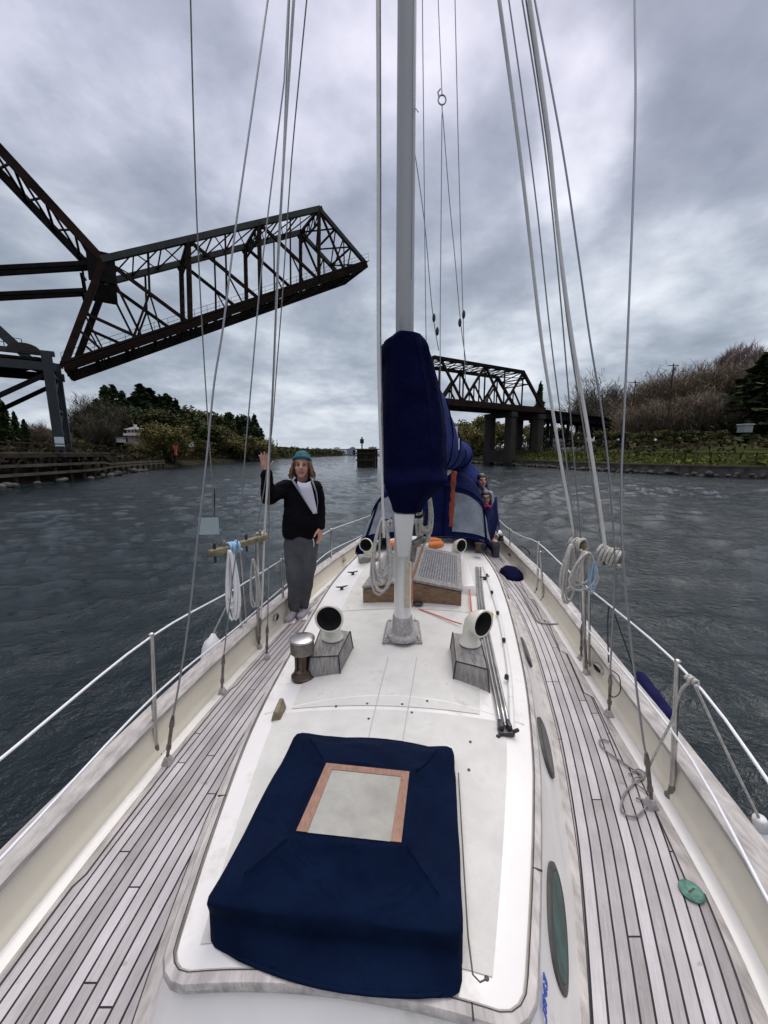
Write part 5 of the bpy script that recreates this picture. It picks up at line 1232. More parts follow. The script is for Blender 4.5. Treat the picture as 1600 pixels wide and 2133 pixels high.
rope_thing('flag_halyard', 'thin slack line at the far left crossing the raised bridge down to a pale plate', 'rope', [(397, 0), (403, 240), (411, 480), (421, 680), (430, 830), (440, 980), (446, 1076)], 2.3, 2.8, .0042, 'ropegrey', (-1.1, 2.35, 6.4))
rope_thing('halyard', 'thin line falling just right of the thick left shroud in front of the bridge leaf', 'rope', [(639, 0), (612, 280), (600, 437), (588, 620), (577, 760), (566, 900), (550, 1020), (531, 1120)], 2.55, 3.1, .0042, 'ropegrey', (-.2, 2.5, 6.4))
rope_thing('halyard', 'pale rope fall hanging straight down just left of the mast and sail cover', 'rope', [(787, 0), (788, 350), (788, 700), (791, 860), (795, 980), (800, 1120)], 2.2, 2.28, .0085, 'mastpaint', (-.02, 2.3, 6.4))
rope_thing('halyard', 'thin line right behind the pale rope fall left of the mast', 'rope', [(792, 0), (793, 350), (793, 700), (796, 860), (798, 980), (797, 1080)], 2.3, 2.34, .004, 'ropegrey', (.0, 2.36, 6.4))
for sp, Y, lab in ([(880, 0), (884, 400), (888, 720), (892, 800)], 3.4, 'thin vertical line nearest the right edge of the mast'), ([(948, 0), (956, 350), (966, 700), (970, 800)], 6.0, 'faint vertical line furthest right of the mast behind the hooked line'), \
        ([(857, 270), (884, 460), (900, 640), (914, 730)], 4.6, 'thin slanting line leaving the right edge of the mast towards the sail cover'):
    rope_thing('topping_lift', lab, 'rope', sp, Y, Y + .4, .0045 * Y / 4, 'wire', D(sp[0][0], -200, Y) if sp[0][1] == 0 else (.19, 3.6, D(857, 240, 3.6).z))
rope_thing('lazy_jack', 'thin line with a ring hook hanging right of the mast and splitting in two legs', 'rope', [(913, 0), (917, 100), (921, 200)], 4.6, 4.6, .005, 'wire', D(910, -150, 4.6))
lj = bpy.data.objects[[o.name for o in bpy.data.objects if o.name.startswith('lazy_jack')][0]]
for sp in ([(921, 218), (919, 450), (917, 700), (918, 900)], [(921, 218), (935, 400), (948, 540), (960, 675), (972, 760)]):
    wire('leg', pxline(sp, 4.6, 4.9), .005, 'wire', lj)
c_ = D(921, 208, 4.6); a = MB(); a.tube([c_ + Vector((.04 * math.cos(t), 0, .045 * math.sin(t))) for t in [2 * math.pi * k / 14 for k in range(15)]], .008, 6); a.tube([c_ + Vector((-.02, 0, .1)), c_ + Vector((-.045, 0, .07)), c_ + Vector((-.03, 0, .02))], .008, 6); a.build('ring_hook', M['wire'], lj)
for px, py in ((904, 662), (958, 672), (966, 655), (911, 690)):
    c_ = D(px, py, 4.8); MB().ell(c_, (.02, .02, .05)).build('block', M['blackplastic'], lj)

# pin rails between the shrouds
def coil(name, label, c, w_, h, n, r, m, seed, yw=0.0, cat='rope coil', tilt=.0):
    r_ = random.Random(seed); c = Vector(c); a = MB()
    for k in range(n):
        ww = w_ * r_.uniform(.5, 1); hh = h * r_.uniform(.72, 1.05); dx = r_.uniform(-.2, .2) * w_; dy = r_.uniform(-.02, .02)
        pts = []
        for j in range(17):
            t = 2 * math.pi * j / 16; x = ww * .5 * math.sin(t) * (1 - .45 * math.cos(t)) + dx * (1 - math.cos(t)) * .5; z = -hh * (1 - math.cos(t)) / 2
            pts.append(c + Vector((x * math.cos(yw), x * math.sin(yw) + dy, z + r_.uniform(-.004, .004))))
        a.tube(pts, r, 6)
    o = a.build(name, M[m], smooth=True); return tag(o, label, cat)
def pinrail(p, q, wraps, lab, n=2):
    d = (q - p).normalized(); a = MB(); a.beam(p, q, .05, .045); rl_ = a.build('pin_rail', M['pinwood'], boat, bevel=.008, label=lab)
    for i in range(n):
        c_ = p.lerp(q, (i + .5) / n); a = MB(); a.lathe([(.004, -.075), (.009, -.065), (.009, .0), (.010, .03), (.012, .05), (.009, .068), (.003, .07)], c_, n=10); a.build('belaying_pin', M['pinwood'] if i % 2 else M['blackplastic'], rl_, smooth=True)
L0, L1 = D(437, 1153, 2.5), D(478, 1143, 2.62); L2, L3 = D(498, 1135, 2.85), D(556, 1117, 3.1)
pinrail(L0, L1, 1, 'short wooden pin rail on the left'); pinrail(L2, L3, 1, None)
R0, R1 = D(1190, 1133, 2.8), D(1222, 1140, 2.7); R2, R3 = D(1248, 1150, 2.45), D(1298, 1168, 2.35)
pinrail(R0, R1, 1, None); pinrail(R2, R3, 1, None)
for (px0, py0, px1, py1, Y, r) in ((487, 1150, 507, 1360, 2.95, .013), (500, 1150, 517, 1350, 3.0, .010), (535, 1108, 539, 1348, 3.18, .015), (1215, 1140, 1219, 1400, 2.75, .013), (1228, 1150, 1228, 1398, 2.78, .009)):
    b = G(px1, py1, 0); a = MB(); a.tube([b, D(px0, py0, b.y)], r, 10); a.build('support_tube', M['steel'], boat, smooth='auto')
def wraps(name, lab, c, ax, n, rad, r, m):
    c = Vector(c); ax = Vector(ax).normalized(); s_ = ax.cross(Vector((0, 0, 1))).normalized(); up = s_.cross(ax); pts = []
    for k in range(n * 12): t = 2 * math.pi * k / 12; pts.append(c + ax * ((k / (n * 12) - .5) * n * r * 2.1) + (s_ * math.cos(t) + up * math.sin(t)) * (rad + .004 * math.sin(t * .37)))
    return tag(MB().tube(pts, r, 6).build(name, M[m], smooth=True), lab, 'rope')
wraps('rope_wrap', 'pale blue and white rope wound round the left pin rail', D(487, 1140, 2.65), L1 - L0, 4, .036, .010, 'ropeblue')
wraps('rope_wrap', 'white rope wound round the right end of the left pin rail near the waving man', D(545, 1118, 3.1), L3 - L2, 4, .034, .009, 'rope')
wraps('rope_wrap', 'pale rope wound round the inner pin rail on the right', D(1205, 1135, 2.72), R1 - R0, 4, .044, .011, 'rope')
wraps('rope_wrap', 'pale rope wound tightly round the outer pin rail on the right', D(1272, 1158, 2.4), R3 - R2, 6, .048, .011, 'rope')
coil('rope_coil', 'large pale rope coil hanging from the inner pin rail on the right', D(1190, 1135, 2.68), .16, .42, 7, .0085, 'rope', 1, .5)
coil('rope_coil', 'loose pale rope loops hanging below the right shroud blocks', D(1222, 1150, 2.6), .20, .26, 4, .007, 'rope', 2, .2)
coil('rope_coil', 'short light blue cord hanging beside the right support tubes', D(1236, 1170, 2.6), .06, .24, 2, .005, 'ropeblue', 3, .1)
coil('rope_coil', 'white rope tail hanging below the left pin rail', D(480, 1145, 2.6), .07, .50, 5, .010, 'whitepl', 4, .1)
coil('rope_coil', 'thin pale loop hanging between the two left pin rails', D(526, 1165, 3.0), .08, .42, 2, .006, 'rope', 5, .1)
coil('rope_coil', 'long pale halyard coil hanging on the left side of the mast', D(797, 1080, 2.34), .12, .47, 8, .008, 'rope', 6, .0)
coil('rope_coil', 'pale rope coil hanging below the sail cover on the right side of the mast', D(888, 1012, 2.72), .13, .42, 8, .008, 'rope', 7, .3)
coil('rope_coil', 'small rope hank hanging above the orange flotation cushion', D(884, 1100, 3.0), .10, .14, 5, .007, 'rope', 8, .1)
t = tag(MB().box(D(435, 1096, 2.78), (.14, .006, .125), .15).build('plate', M['palegreen']), 'pale translucent plate tied on the far left halyard above the water', 'plate')
a = MB(); c_ = D(446, 1040, 2.75)
tag(MB().tube([D(446, 1015, 2.74), D(447, 1030, 2.74), D(447, 1050, 2.75), D(448, 1075, 2.78)], [.002, .006, .005, .002], 6).build('snap_hook', M['bronze']), 'small dark snap hook on the halyard above the pale plate', 'hook')

# ropes on deck and rail
def rope3(name, lab, pts, r, m, cat='rope', grp=None): return tag(MB().tube(cr(pts, 6), r, 6).build(name, M[m], smooth=True), lab, cat, grp)
K = G(1443, 1418, .66)
rail_k = D(1443, 1418, 1.52)
rope3('fender_line', 'pale rope tied round the upper right lifeline and led down to the deck', [G(1345, 1612, .12), D(1375, 1550, 1.66), D(1400, 1500, 1.62), D(1418, 1440, 1.56), rail_k], .006, 'rope')
a = wraps('knot', 'pale hitch of rope on the upper right lifeline just forward of the stanchion', rail_k, Vector((.3, -1, 0)), 3, .012, .007, 'rope')
fx0 = Vector((1.60, 1.42, .16))
rope3('fender_line', 'taut pale rope running down outboard from the lifeline to the white fender', [rail_k, rail_k.lerp(fx0, .5) + Vector((.004, 0, -.01)), fx0], .006, 'rope')
f = thing('fender', 'white inflated fender hanging outside the right rail near the bow', 'fender', fx0)
a = MB(); ax = Vector((.16, -.10, -1)).normalized(); a.lathe([(.012, 0), (.02, .03), (.03, .06), (.07, .10), (.10, .16), (.108, .24), (.108, .5), (.09, .58), (.03, .64)], fx0, ax, 24); a.build('body', M['fender'], f, smooth=True)
a = MB(); a.lathe([(.022, -.01), (.026, .0), (.026, .045), (.02, .05)], fx0, ax, 14); a.build('eye', M['fender'], f, smooth=True)
p0 = D(447, 1315, 2.95)
f = thing('fender', 'white fender hanging outside the left rail below the pin rail', 'fender', p0)
q0 = Vector((rl(2.85) - .19, 2.85, .30)); a = MB(); a.lathe([(.012, 0), (.03, .03), (.06, .06), (.075, .11), (.078, .2), (.078, .42), (.05, .5), (.02, .53)], q0, (0, -.35, -1), 20); a.build('body', M['fender'], f, smooth=True)
rope3('fender_line', 'pale cord from the left lifeline down to the white fender', [D(478, 1250, 2.8), q0.lerp(D(478, 1250, 2.8), .5), q0], .006, 'rope')
q0 = D(1325, 1408, 2.55); q1 = D(1382, 1478, 2.12)
f = thing('fender', 'dark blue covered fender lying against the outside of the right rail', 'fender', q0)
a = MB(); a.caps(q0 + Vector((.03, 0, -.02)), q1 + Vector((.03, 0, -.05)), .05, .05, 14); a.build('cover', M['fenderblue'], f, smooth=True)
rope3('fender_line', 'thin black line hitched to the right upper lifeline and led to the blue fender', [D(1268, 1380, 2.45), D(1266, 1300, 2.6), D(1272, 1262, 2.62), D(1295, 1320, 2.6), D(1325, 1408, 2.55)], .0048, 'ropeblack')
rope3('deck_line', 'thin grey line lying in loose loops on the right deck beside the forward chain plate', [G(px, py, .012) for px, py in ((1270, 1545), (1250, 1540), (1258, 1560), (1300, 1590), (1340, 1618), (1325, 1628), (1300, 1655), (1296, 1690), (1325, 1700), (1350, 1672), (1325, 1662))], .0045, 'ropegrey')
rope3('deck_line', 'second thin grey line crossing the right deck to the chain plate', [G(px, py, .014) for px, py in ((1310, 1612), (1330, 1602), (1345, 1615), (1318, 1622), (1335, 1640), (1352, 1650))], .004, 'ropegrey')
rope3('shroud_lashing', 'small black cord loop on the second right shroud turnbuckle', [D(1272, 1395, 2.32), D(1290, 1410, 2.3), D(1292, 1440, 2.28), D(1280, 1452, 2.27), D(1268, 1448, 2.27)], .0035, 'ropeblack')
rope3('red_line', 'red flecked rope running from the ring by the mast foot to the right cowl vent', [G(px, py, .455) + Vector((0, 0, .0)) for px, py in ((872, 1268), (905, 1280), (940, 1293), (962, 1300))], .0055, 'ropered')
rope3('red_line', 'red flecked rope running up the back right side of the mast foot', [D(859, 1265, 2.55), D(858, 1180, 2.6), D(857, 1120, 2.62)], .005, 'ropered')
rope3('red_line', 'red flecked rope lying fore and aft beside the skylight on the right', [G(px, py, .455) + Vector((0, 0, .01)) for px, py in ((982, 1275), (978, 1225), (972, 1190), (966, 1162))], .0065, 'ropered')
rope3('deck_hose', 'dark line snaking along the right side deck towards the blue bundle', [G(px, py, .012) for px, py in ((1165, 1300), (1125, 1297), (1112, 1280), (1098, 1255), (1085, 1232), (1072, 1215))], .007, 'ropegrey')
o = MB(); r8 = random.Random(9)
c_ = G(1066, 1197, 0)
rings = []
for k in range(9):
    t = k / 8 * math.pi; y = -.30 * math.cos(t); wd = .02 + .13 * math.sin(t)
    rings.append([c_ + Vector((wd * math.cos(s_) * (1 + .15 * r8.uniform(-1, 1)) + .05 * y, y, max(.004, wd * .65 * math.sin(s_) * (1 + .2 * r8.uniform(-1, 1))))) for s_ in [2 * math.pi * j / 14 for j in range(14)]])
tag(o.loft(rings).build('canvas_bundle', M['navysail'], smooth=True), 'crumpled dark blue canvas bundle lying on the right side deck', 'canvas')
rope3('wire_hoop', 'dark wire hoop standing on the right rail beyond the blue bundle', [D(1063, 1158, 6.0), D(1070, 1145, 6.0), D(1085, 1138, 6.0), D(1100, 1147, 6.0), D(1104, 1157, 6.0)], .008, 'ropeblack', 'hoop')
b = D(1036, 1112, 7.2); t = thing('gear_cover', 'small white lump of gear standing on the right rail behind the spray hood', 'deck gear', b)
a = MB(); a.ell(b, (.09, .12, .085)); a.ell(b + Vector((-.05, 0, .09)), (.045, .06, .05)); a.build('cover', M['whitepl'], t, smooth=True)
MB().box(b - Vector((0, 0, .2)), (.12, .14, .3)).build('bracket', M['cream'], t)

# ------------------------------------------------------------------ canvas: hatch cover, sail cover, spray hood
def wr(p, s_, f, seed): return Vector((mnoise.noise(p * f + Vector((seed, 0, 0))), mnoise.noise(p * f + Vector((0, seed, 0))), mnoise.noise(p * f + Vector((0, 0, seed))))) * s_
hc = thing('hatch_cover', 'dark navy canvas hatch cover with a clear wood framed window on the foredeck cabin top', 'hatch cover', (-.08, 1.1, .44))
def quadring(c4, bul=(0, 0, 0, 0), n=12, z4=None):
    out = []; c4 = [Vector(c) for c in c4]; cen = sum(c4, Vector()) / 4
    for k in range(4):
        a, b = c4[k], c4[(k + 1) % 4]; o = ((a + b) / 2 - cen); o.z = 0; o.normalize()
        for j in range(n):
            t = j / n; t2 = t
            p = a.lerp(b, t2) + o * bul[k] * math.sin(math.pi * t); out.append(p)
    return out
# order: front-left, front-right, back-right, back-left
zb_ = lambda x, y: cabz(x, y) + .004
b4 = [(-.475, .84), (.188, .725), (.295, 1.455), (-.39, 1.53)]
rA = quadring([(x, y, 0) for x, y in b4], (.055, .0, .035, .0))
for p in rA: p.z = cabz(p.x, max(p.y, .8)) + .006
rB = quadring([(-.485, .858, .468), (.192, .772, .465), (.297, 1.45, .45), (-.392, 1.525, .45)], (.012, .0, .035, .0))
rC = quadring([(-.480, .838, .528), (.192, .770, .528), (.290, 1.43, .485), (-.384, 1.505, .485)], (-.012, 0, .03, 0))
rD = quadring([(-.365, .90, .560), (.13, .85, .558), (.20, 1.34, .545), (-.295, 1.40, .545)], (.0, 0, .015, 0))
w4 = [G(617, 1733, .605), G(836, 1757, .605), G(853, 1609, .59), G(680, 1591, .59)]
cw4 = sum(w4, Vector()) / 4
rE = quadring([p.lerp(cw4, -.12) + Vector((0, 0, -.006)) for p in w4]); rF = quadring(w4)
rings = [rA, rB, rC, rD, rE, rF]
# refine: interpolate rings for wrinkles
RR_ = []
for i in range(len(rings) - 1):
    for s_ in range(5):
        t = s_ / 5; RR_.append([a.lerp(b, t) for a, b in zip(rings[i], rings[i + 1])])
RR_.append(rings[-1])
n = len(RR_[0])
for i, rg_ in enumerate(RR_):
    f_ = min(1, i / 6) * min(1, (len(RR_) - 1 - i) / 4)
    for j, p in enumerate(rg_):
        side_ = (j % 12) / 12
        v = wr(p, .024, 5.0, 3) + wr(p, .014, 11.0, 7); v.x *= .3; v.y *= .3
        # soft tension folds running from the corners of the window to the corners of the cover
        fold = .014 * math.exp(-((min(side_, 1 - side_)) / .08) ** 2)
        sag = -.010 * math.sin(math.pi * side_) ** 2 if 8 < i < 20 else 0
        rg_[j] = p + v * f_ + Vector((0, 0, (fold + sag) * f_))
o = MB().loft(RR_, False).build('canvas', M['navy'], hc, smooth=True)
md = o.modifiers.new('sub', 'SUBSURF'); md.levels = md.render_levels = 1
hem = [p + Vector((0, 0, .004)) for p in rA]
for _ in range(2): hem = [(hem[i - 1] + hem[i] * 2 + hem[(i + 1) % len(hem)]) / 4 for i in range(len(hem))]
a = MB(); a.tube(hem + [hem[0]], .005, 6); a.build('hem', M['navy'], hc, smooth=True)
def on_ring(j, dz=.002): return [rg_[j % n] + Vector((0, 0, dz)) for rg_ in RR_]
for j in (0, 12, 24, 36):
    q = on_ring(j, .0015)[14:21]; MB().tube(q, .0022, 5).build('seam', M['navy'], hc, smooth=True)
zf = .004
wf = [p + Vector((0, 0, zf)) for p in w4]
inn = [cw4.lerp(p, .80) + Vector((0, 0, zf)) for p in w4]
inn = [wf[0].lerp(wf[1], .11).lerp(wf[3], .0), wf[1].lerp(wf[0], .10), wf[2].lerp(wf[3], .10).lerp(wf[1], .10), wf[3].lerp(wf[2], .11).lerp(wf[0], .10)]
a = MB(); up = Vector((0, 0, .004))
a.add(wf + inn, [(1, 2, 6, 5), (2, 3, 7, 6), (3, 0, 4, 7)]); a.add([p - up * 3 for p in wf] + [p - up * 3 for p in inn], [(0, 1, 2, 3)]); wfr = a.build('window_frame', M['teakframe'], hc)
a = MB(); a.add([inn[0] - up * .4, inn[1] - up * .4, inn[2] - up * .4, inn[3] - up * .4], [(0, 1, 2, 3)]); a.build('pane', M['screen'], wfr)

sc_ = thing('sail_cover', 'blue canvas sail cover over the boom and around the front of the mast', 'sail cover', (.13, 2.6, 1.3))
lv = [(700, 812, 876), (710, 797, 884), (726, 793, 893), (760, 793, 905), (800, 793, 914), (850, 794, 922), (900, 794, 929), (945, 795, 932), (975, 797, 931), (1000, 799, 922), (1018, 803, 905), (1035, 808, 892), (1050, 814, 880), (1066, 818, 874)]
YF = 2.30
rings = []; r9 = random.Random(4)
for (py, xl, xr) in lv:
    pl_, pr2 = D(xl, py, 2.58), D(xr, py, 2.58); cx = (pl_.x + pr2.x) / 2; hw = (pr2.x - pl_.x) / 2; z = D(838, py, YF + .1).z
    back = 3.05 if 730 < py < 1000 else (2.75 if py < 730 else 2.68); cy = (YF + back) / 2 + (0 if py < 1000 else -.05); hy = (back - YF) / 2
    if py > 1000: hy *= max(.5, hw / .17)
    ring = []
    for k in range(48):
        t = 2 * math.pi * k / 48; ct, st = math.cos(t), math.sin(t)
        rad = 1 + .03 * math.sin(5 * t + z * 2.0) + .018 * math.sin(11 * t - z * 4)
        ring.append(Vector((cx + hw * math.copysign(abs(ct) ** .75, ct) * (1 if abs(ct) > .9 else rad), cy + hy * math.copysign(abs(st) ** .8, st) * rad, z)))
    rings.append(ring)
R2 = []
for i in range(len(rings) - 1):
    for s_ in range(4):
        R2.append([])
        for a, b in zip(rings[i], rings[i + 1]):
            p = a.lerp(b, s_ / 4); ang_ = math.atan2(p.y - 2.65, p.x - .13); o_ = Vector((math.cos(ang_), math.sin(ang_), 0))
            fo_ = .016 * mnoise.noise(Vector((ang_ * 4.2, p.z * .9, 3))) + .012 * mnoise.noise(Vector((ang_ * 9 + p.z * 2.5, p.z * 2.2, 9))) - .014 * max(0, mnoise.noise(Vector((ang_ * 2 - p.z * 5, p.z * 6, 1)))) 
            R2[-1].append(p + o_ * fo_ * (1 if abs(math.cos(ang_)) < .93 else .35))
R2.append(rings[-1])
MB().loft(R2).build('mast_boot', M['navysail'], sc_, smooth=True)
a = MB(); a.tube([R2[i][38] + Vector((0, -.001, 0)) for i in range(2, len(R2) - 1)], .003, 5); a.build('front_zip', M['navysail'], sc_, smooth=True)
rings = []
bm_spec = [(2.85, .16, 1.85, .17, .45), (3.2, .33, 1.86, .19, .45), (3.6, .46, 1.83, .20, .34), (4.1, .60, 1.78, .20, .25), (4.7, .76, 1.72, .20, .21), (5.4, .93, 1.68, .21, .20), (6.2, 1.12, 1.67, .25, .22), (6.9, 1.30, 1.69, .30, .24), (7.5, 1.40, 1.70, .32, .22), (7.8, 1.44, 1.68, .18, .12)]
for i in range(len(bm_spec) - 1):
    for s_ in range(5):
        t = s_ / 5; q = [a * (1 - t) + b * t for a, b in zip(bm_spec[i], bm_spec[i + 1])]
        rings.append([Vector((q[1] + q[3] * math.cos(u), q[0], q[2] + q[4] * (math.sin(u) * (1 if math.sin(u) > 0 else 1.0)))) for u in [2 * math.pi * k / 28 for k in range(28)]])
rings = [[p + wr(p, .035, 2.6, 5) + wr(p, .012, 9, 8) for p in rg_] for rg_ in rings]
MB().loft(rings).build('boom_cover', M['navyfade'], sc_, smooth=True)
for i in (8, 16, 24, 32, 38):
    if i < len(rings): MB().tube([p * 1.0 + (p - sum(rings[i], Vector()) / 28) * .03 for p in rings[i]] + [rings[i][0]], .006, 5).build('lashing', M['navysail'], sc_)
a = MB(); p = D(952, 918, 4.3); a.box(D(950, 900, 3.75), (.028, .012, .11)); a.box(D(954, 925, 3.85), (.03, .012, .11)); a.build('white_patch', M['whitepl'], sc_)
a = MB(); a.tube([(.2, 2.6, 1.42), (1.42, 7.6, 1.5)], .06, 12); boom = a.build('boom', M['mastpaint'], boat, smooth='auto')
p = D(867, 703, 2.45); MB().tube([p + Vector((-.01, 0, -.02)), p, p + Vector((.012, 0, .012))], .006, 6).build('cover_hook', M['blackplastic'], sc_)

sh = thing('spray_hood', 'blue canvas spray hood with clear windows over the companionway behind the skylight', 'spray hood', (.75, 5.2, .4))
def hood_ring(y, cx, hw, zb2, zt_, n=30, e=.62):
    out = []
    for k in range(n + 1):
        t = math.pi * k / n; ct, st = math.cos(t), math.sin(t)
        out.append(Vector((cx - hw * math.copysign(abs(ct) ** e, ct), y, zb2 + (zt_ - zb2) * st ** .6)))
    return out
A = hood_ring(4.95, .53, .90, .40, .62); B = hood_ring(5.25, .62, .82, .42, 1.25); Bb = hood_ring(5.5, .68, .80, .42, 1.42); Cc = hood_ring(6.4, .84, .80, .42, 1.50); Dd = hood_ring(7.0, .95, .78, .45, 1.46)
rows = []
for a_, b_, n_ in ((A, B, 8), (B, Bb, 4), (Bb, Cc, 6), (Cc, Dd, 3)):
    for s_ in range(n_): rows.append([p.lerp(q, s_ / n_) for p, q in zip(a_, b_)])
rows.append(Dd); rows = [[p + wr(p, .012, 4, 11) for p in r_] for r_ in rows]
MB().loft(rows, False, False).build('canvas', M['dodgerblue'], sh, smooth=True)
def hood_pane(k0, k1, t0, t1, name='window', m='vinyl', off=.012):
    g = []
    for i in range(9):
        t = t0 + (t1 - t0) * i / 8; row = []
        for j in range(9):
            k = k0 + (k1 - k0) * j / 8; ki = int(k); f_ = k - ki
            p = A[ki].lerp(A[min(ki + 1, 30)], f_).lerp(B[ki].lerp(B[min(ki + 1, 30)], f_), t)
            row.append(p + Vector((0, -off, off * .5)) + wr(p, .012, 4, 11))
        g.append(row)
    return MB().loft(g, False, False).build(name, M[m], sh, smooth=True)
hood_pane(17.2, 24.5, .10, .90); hood_pane(25.2, 28.6, .12, .86); hood_pane(2, 6, .12, .86); hood_pane(7, 12.3, .1, .9)
hood_pane(13.3, 14.6, .55, .9)
hood_pane(13.2, 14.9, .02, .5, 'open_panel', 'blackhole')
for k in (16.2, 24.9, 6.5, 12.8):
    ki = int(k); f_ = k - ki; a = MB(); a.tube([A[ki].lerp(A[ki + 1], f_) + Vector((0, -.02, .01)), B[ki].lerp(B[ki + 1], f_) + Vector((0, -.02, .01))], .012, 6); a.build('seam_tape', M['navysail'], sh)
a = MB(); a.tube([p + Vector((0, -.022, .012)) for p in B[2:29]], .010, 6); a.build('front_piping', M['navysail'], sh, smooth=True)
a = MB(); a.tube([p + Vector((0, -.012, -.01)) for p in A], .010, 6); a.build('hem', M['navysail'], sh, smooth=True)
g_ = []
for i in range(9):
    t = i / 8; yy = 5.25 + 1.0 * t; g_.append([Vector((1.40 + .42 * t + .05 * math.sin(math.pi * j / 6), yy, .36 + (.30 + .35 * t) * j / 6)) + wr(Vector((t, j * .2, 1)), .03, 3, 6) for j in range(7)])
sdc = MB().loft(g_, False, False).build('side_curtain', M['dodgerblue'], sh, smooth=True)
md = sdc.modifiers.new('s', 'SOLIDIFY'); md.thickness = .012
# cockpit canopy behind
cv = thing('cockpit_canopy', 'faded blue cockpit awning bulging out behind the sail cover', 'awning', (1.0, 7.4, 1.2))
rows = [[Vector((.95 + .13 * (y - 7) - hw * math.cos(t), y, .55 + h * math.sin(t) ** .7)) for t in [math.pi * k / 24 for k in range(25)]] for y, hw, h in ((7.05, .95, .85), (7.3, 1.05, 1.12), (8.2, 1.08, 1.2), (9.2, 1.0, 1.15), (9.5, .9, .8))]
rows = [[p + wr(p, .05, 2, 21) for p in r_] for r_ in rows]
for r_ in rows:
    for j, p in enumerate(r_):
        if p.z < 1.0: p.z = 1.0
MB().loft(rows, False, False).build('canvas', M['navyfade'], cv, smooth=True)
for x, y in ((.1, 7.1), (1.85, 7.1), (.4, 9.4), (2.0, 9.4)): MB().tube([(x, y, -.1), (x, y, 1.05)], .014, 8).build('pole', M['steel'], cv)
# orange items
p = D(868, 1131, 4.6)
t = thing('flotation_cushion', 'orange horseshoe flotation cushion lying on the cabin top just behind the mast', 'lifebuoy', (p.x, p.y, p.z - .05))
a = MB(); pts = [p + Vector((.30 * math.cos(u), .16 * math.sin(u), 0)) for u in [R(20 + 320 * k / 20) for k in range(21)]]; a.tube(pts, .058, 12, sq=(1, .8)); a.build('foam_ring', M['orange'], t, smooth=True)
for k in (4, 10, 16): MB().tube([pts[k] + Vector((0, 0, -.0)), pts[k + 1]], .064, 12, sq=(1, .82)).build('band', M['whitepl'], t)
pts = pxline([(946, 982), (944, 1010), (943, 1040), (941, 1065), (940, 1096)], 4.3, 4.45)
o = MB().tube(cr(pts, 5), [.028 + .005 * math.sin(k * 1.7) + .004 * math.sin(k * .6) for k in range(21)], 10, sq=(1, .6)).build('rolled_cloth', M['redstrap'], smooth=True)
tag(o, 'long orange red rolled cloth hanging upright in front of the spray hood', 'cloth')
# winches and gear near the spray hood
b = Vector((1.20, 4.75, .46))
t = MB().lathe([(.05, 0), (.05, .02), (.038, .04), (.036, .09), (.05, .11), (.05, .12)], b, n=16).build('winch', M['bronze'], boat, smooth='auto')
b = Vector((1.93, 6.2, .28)); MB().lathe([(.05, 0), (.05, .02), (.038, .04), (.036, .08), (.05, .10), (.03, .11)], b, n=16).build('winch', M['blackplastic'], boat, smooth='auto')
# small blue cloth at left edge of hood
tag(MB().hexa([D(742, 1158, 4.9), D(757, 1160, 4.9), D(757, 1160, 5.0), D(742, 1158, 5.0)], [D(748, 1138, 4.9), D(758, 1136, 4.9), D(758, 1136, 5.0), D(748, 1138, 5.0)]).build('blue_cloth', M['navysail'], bevel=.01), 'small dark blue cloth lying on the cabin top left of the spray hood', 'cloth')

# ------------------------------------------------------------------ people
def hand(mb, wrist, pdir, across, normal, L=.19, spread=.10, curl=.15, thumb=1, closed=0.0):
    """palm from the wrist along pdir; across = towards the thumb side"""
    w0 = Vector(wrist); f = Vector(pdir).normalized(); x = Vector(across).normalized(); nn = Vector(normal).normalized()
    pc = w0 + f * L * .27
    rot = Matrix((x, nn, f)).transposed(); mb.ell(pc, (.040, .016, .052), rot, 12, 8); mb.caps(w0 - f * .03, w0 + f * .02, .025, .028, 10, (1, .75))
    for i, (off, ln) in enumerate(((.030, .43), (.011, .49), (-.009, .45), (-.028, .35))):
        b = w0 + f * L * .44 + x * off * .95; d = (f + x * (off * spread * 30)).normalized(); l = L * ln
        p1 = b + d * l * .45 + nn * (curl * l * .15); p2 = p1 + (d + nn * curl).normalized() * l * .30; p3 = p2 + (d + nn * curl * 1.6).normalized() * l * .22
        mb.caps(b - d * .02, p1, .0098, .0092, 8); mb.caps(p1, p2, .0092, .0085, 8); mb.caps(p2, p3, .0085, .0072, 8)
    tb = w0 + f * L * .14 + x * .030; td = (f * .75 + x * .8 + nn * .25).normalized(); t1 = tb + td * .045; t2 = t1 + (td + f * .35).normalized() * .036
    mb.caps(tb - td * .01, t1, .014, .012, 8); mb.caps(t1, t2, .011, .009, 8)
def head_mesh(mb, c, yaw, tilt=0.0, s_=1.0):
    """yaw: 0 looks to -Y (towards the camera), + turns to the right of the picture"""
    m = Matrix.Rotation(yaw, 3, 'Z') @ Matrix.Rotation(tilt, 3, 'Y')
    def P(x, y, z): return Vector(c) + m @ (Vector((x, y, z)) * s_)
    mb.ell(P(0, .015, .025), (.078 * s_, .092 * s_, .095 * s_), m, 18, 12)
    mb.ell(P(0, -.02, -.04), (.064 * s_, .066 * s_, .078 * s_), m, 16, 10)
    mb.ell(P(0, -.055, -.095), (.032 * s_, .026 * s_, .022 * s_), m)
    for sx in (-1, 1):
        mb.ell(P(sx * .036, -.055, -.025), (.027 * s_, .022 * s_, .024 * s_), m)
        mb.ell(P(sx * .078, .012, -.005), (.010 * s_, .020 * s_, .032 * s_), m)
        mb.ell(P(sx * .03, -.074, .028), (.026 * s_, .012 * s_, .009 * s_), m)
    mb.caps(P(0, -.078, .018), P(0, -.100, -.018), .010 * s_, .014 * s_, 8); mb.ell(P(0, -.092, -.022), (.019 * s_, .014 * s_, .011 * s_), m)
    return P, m
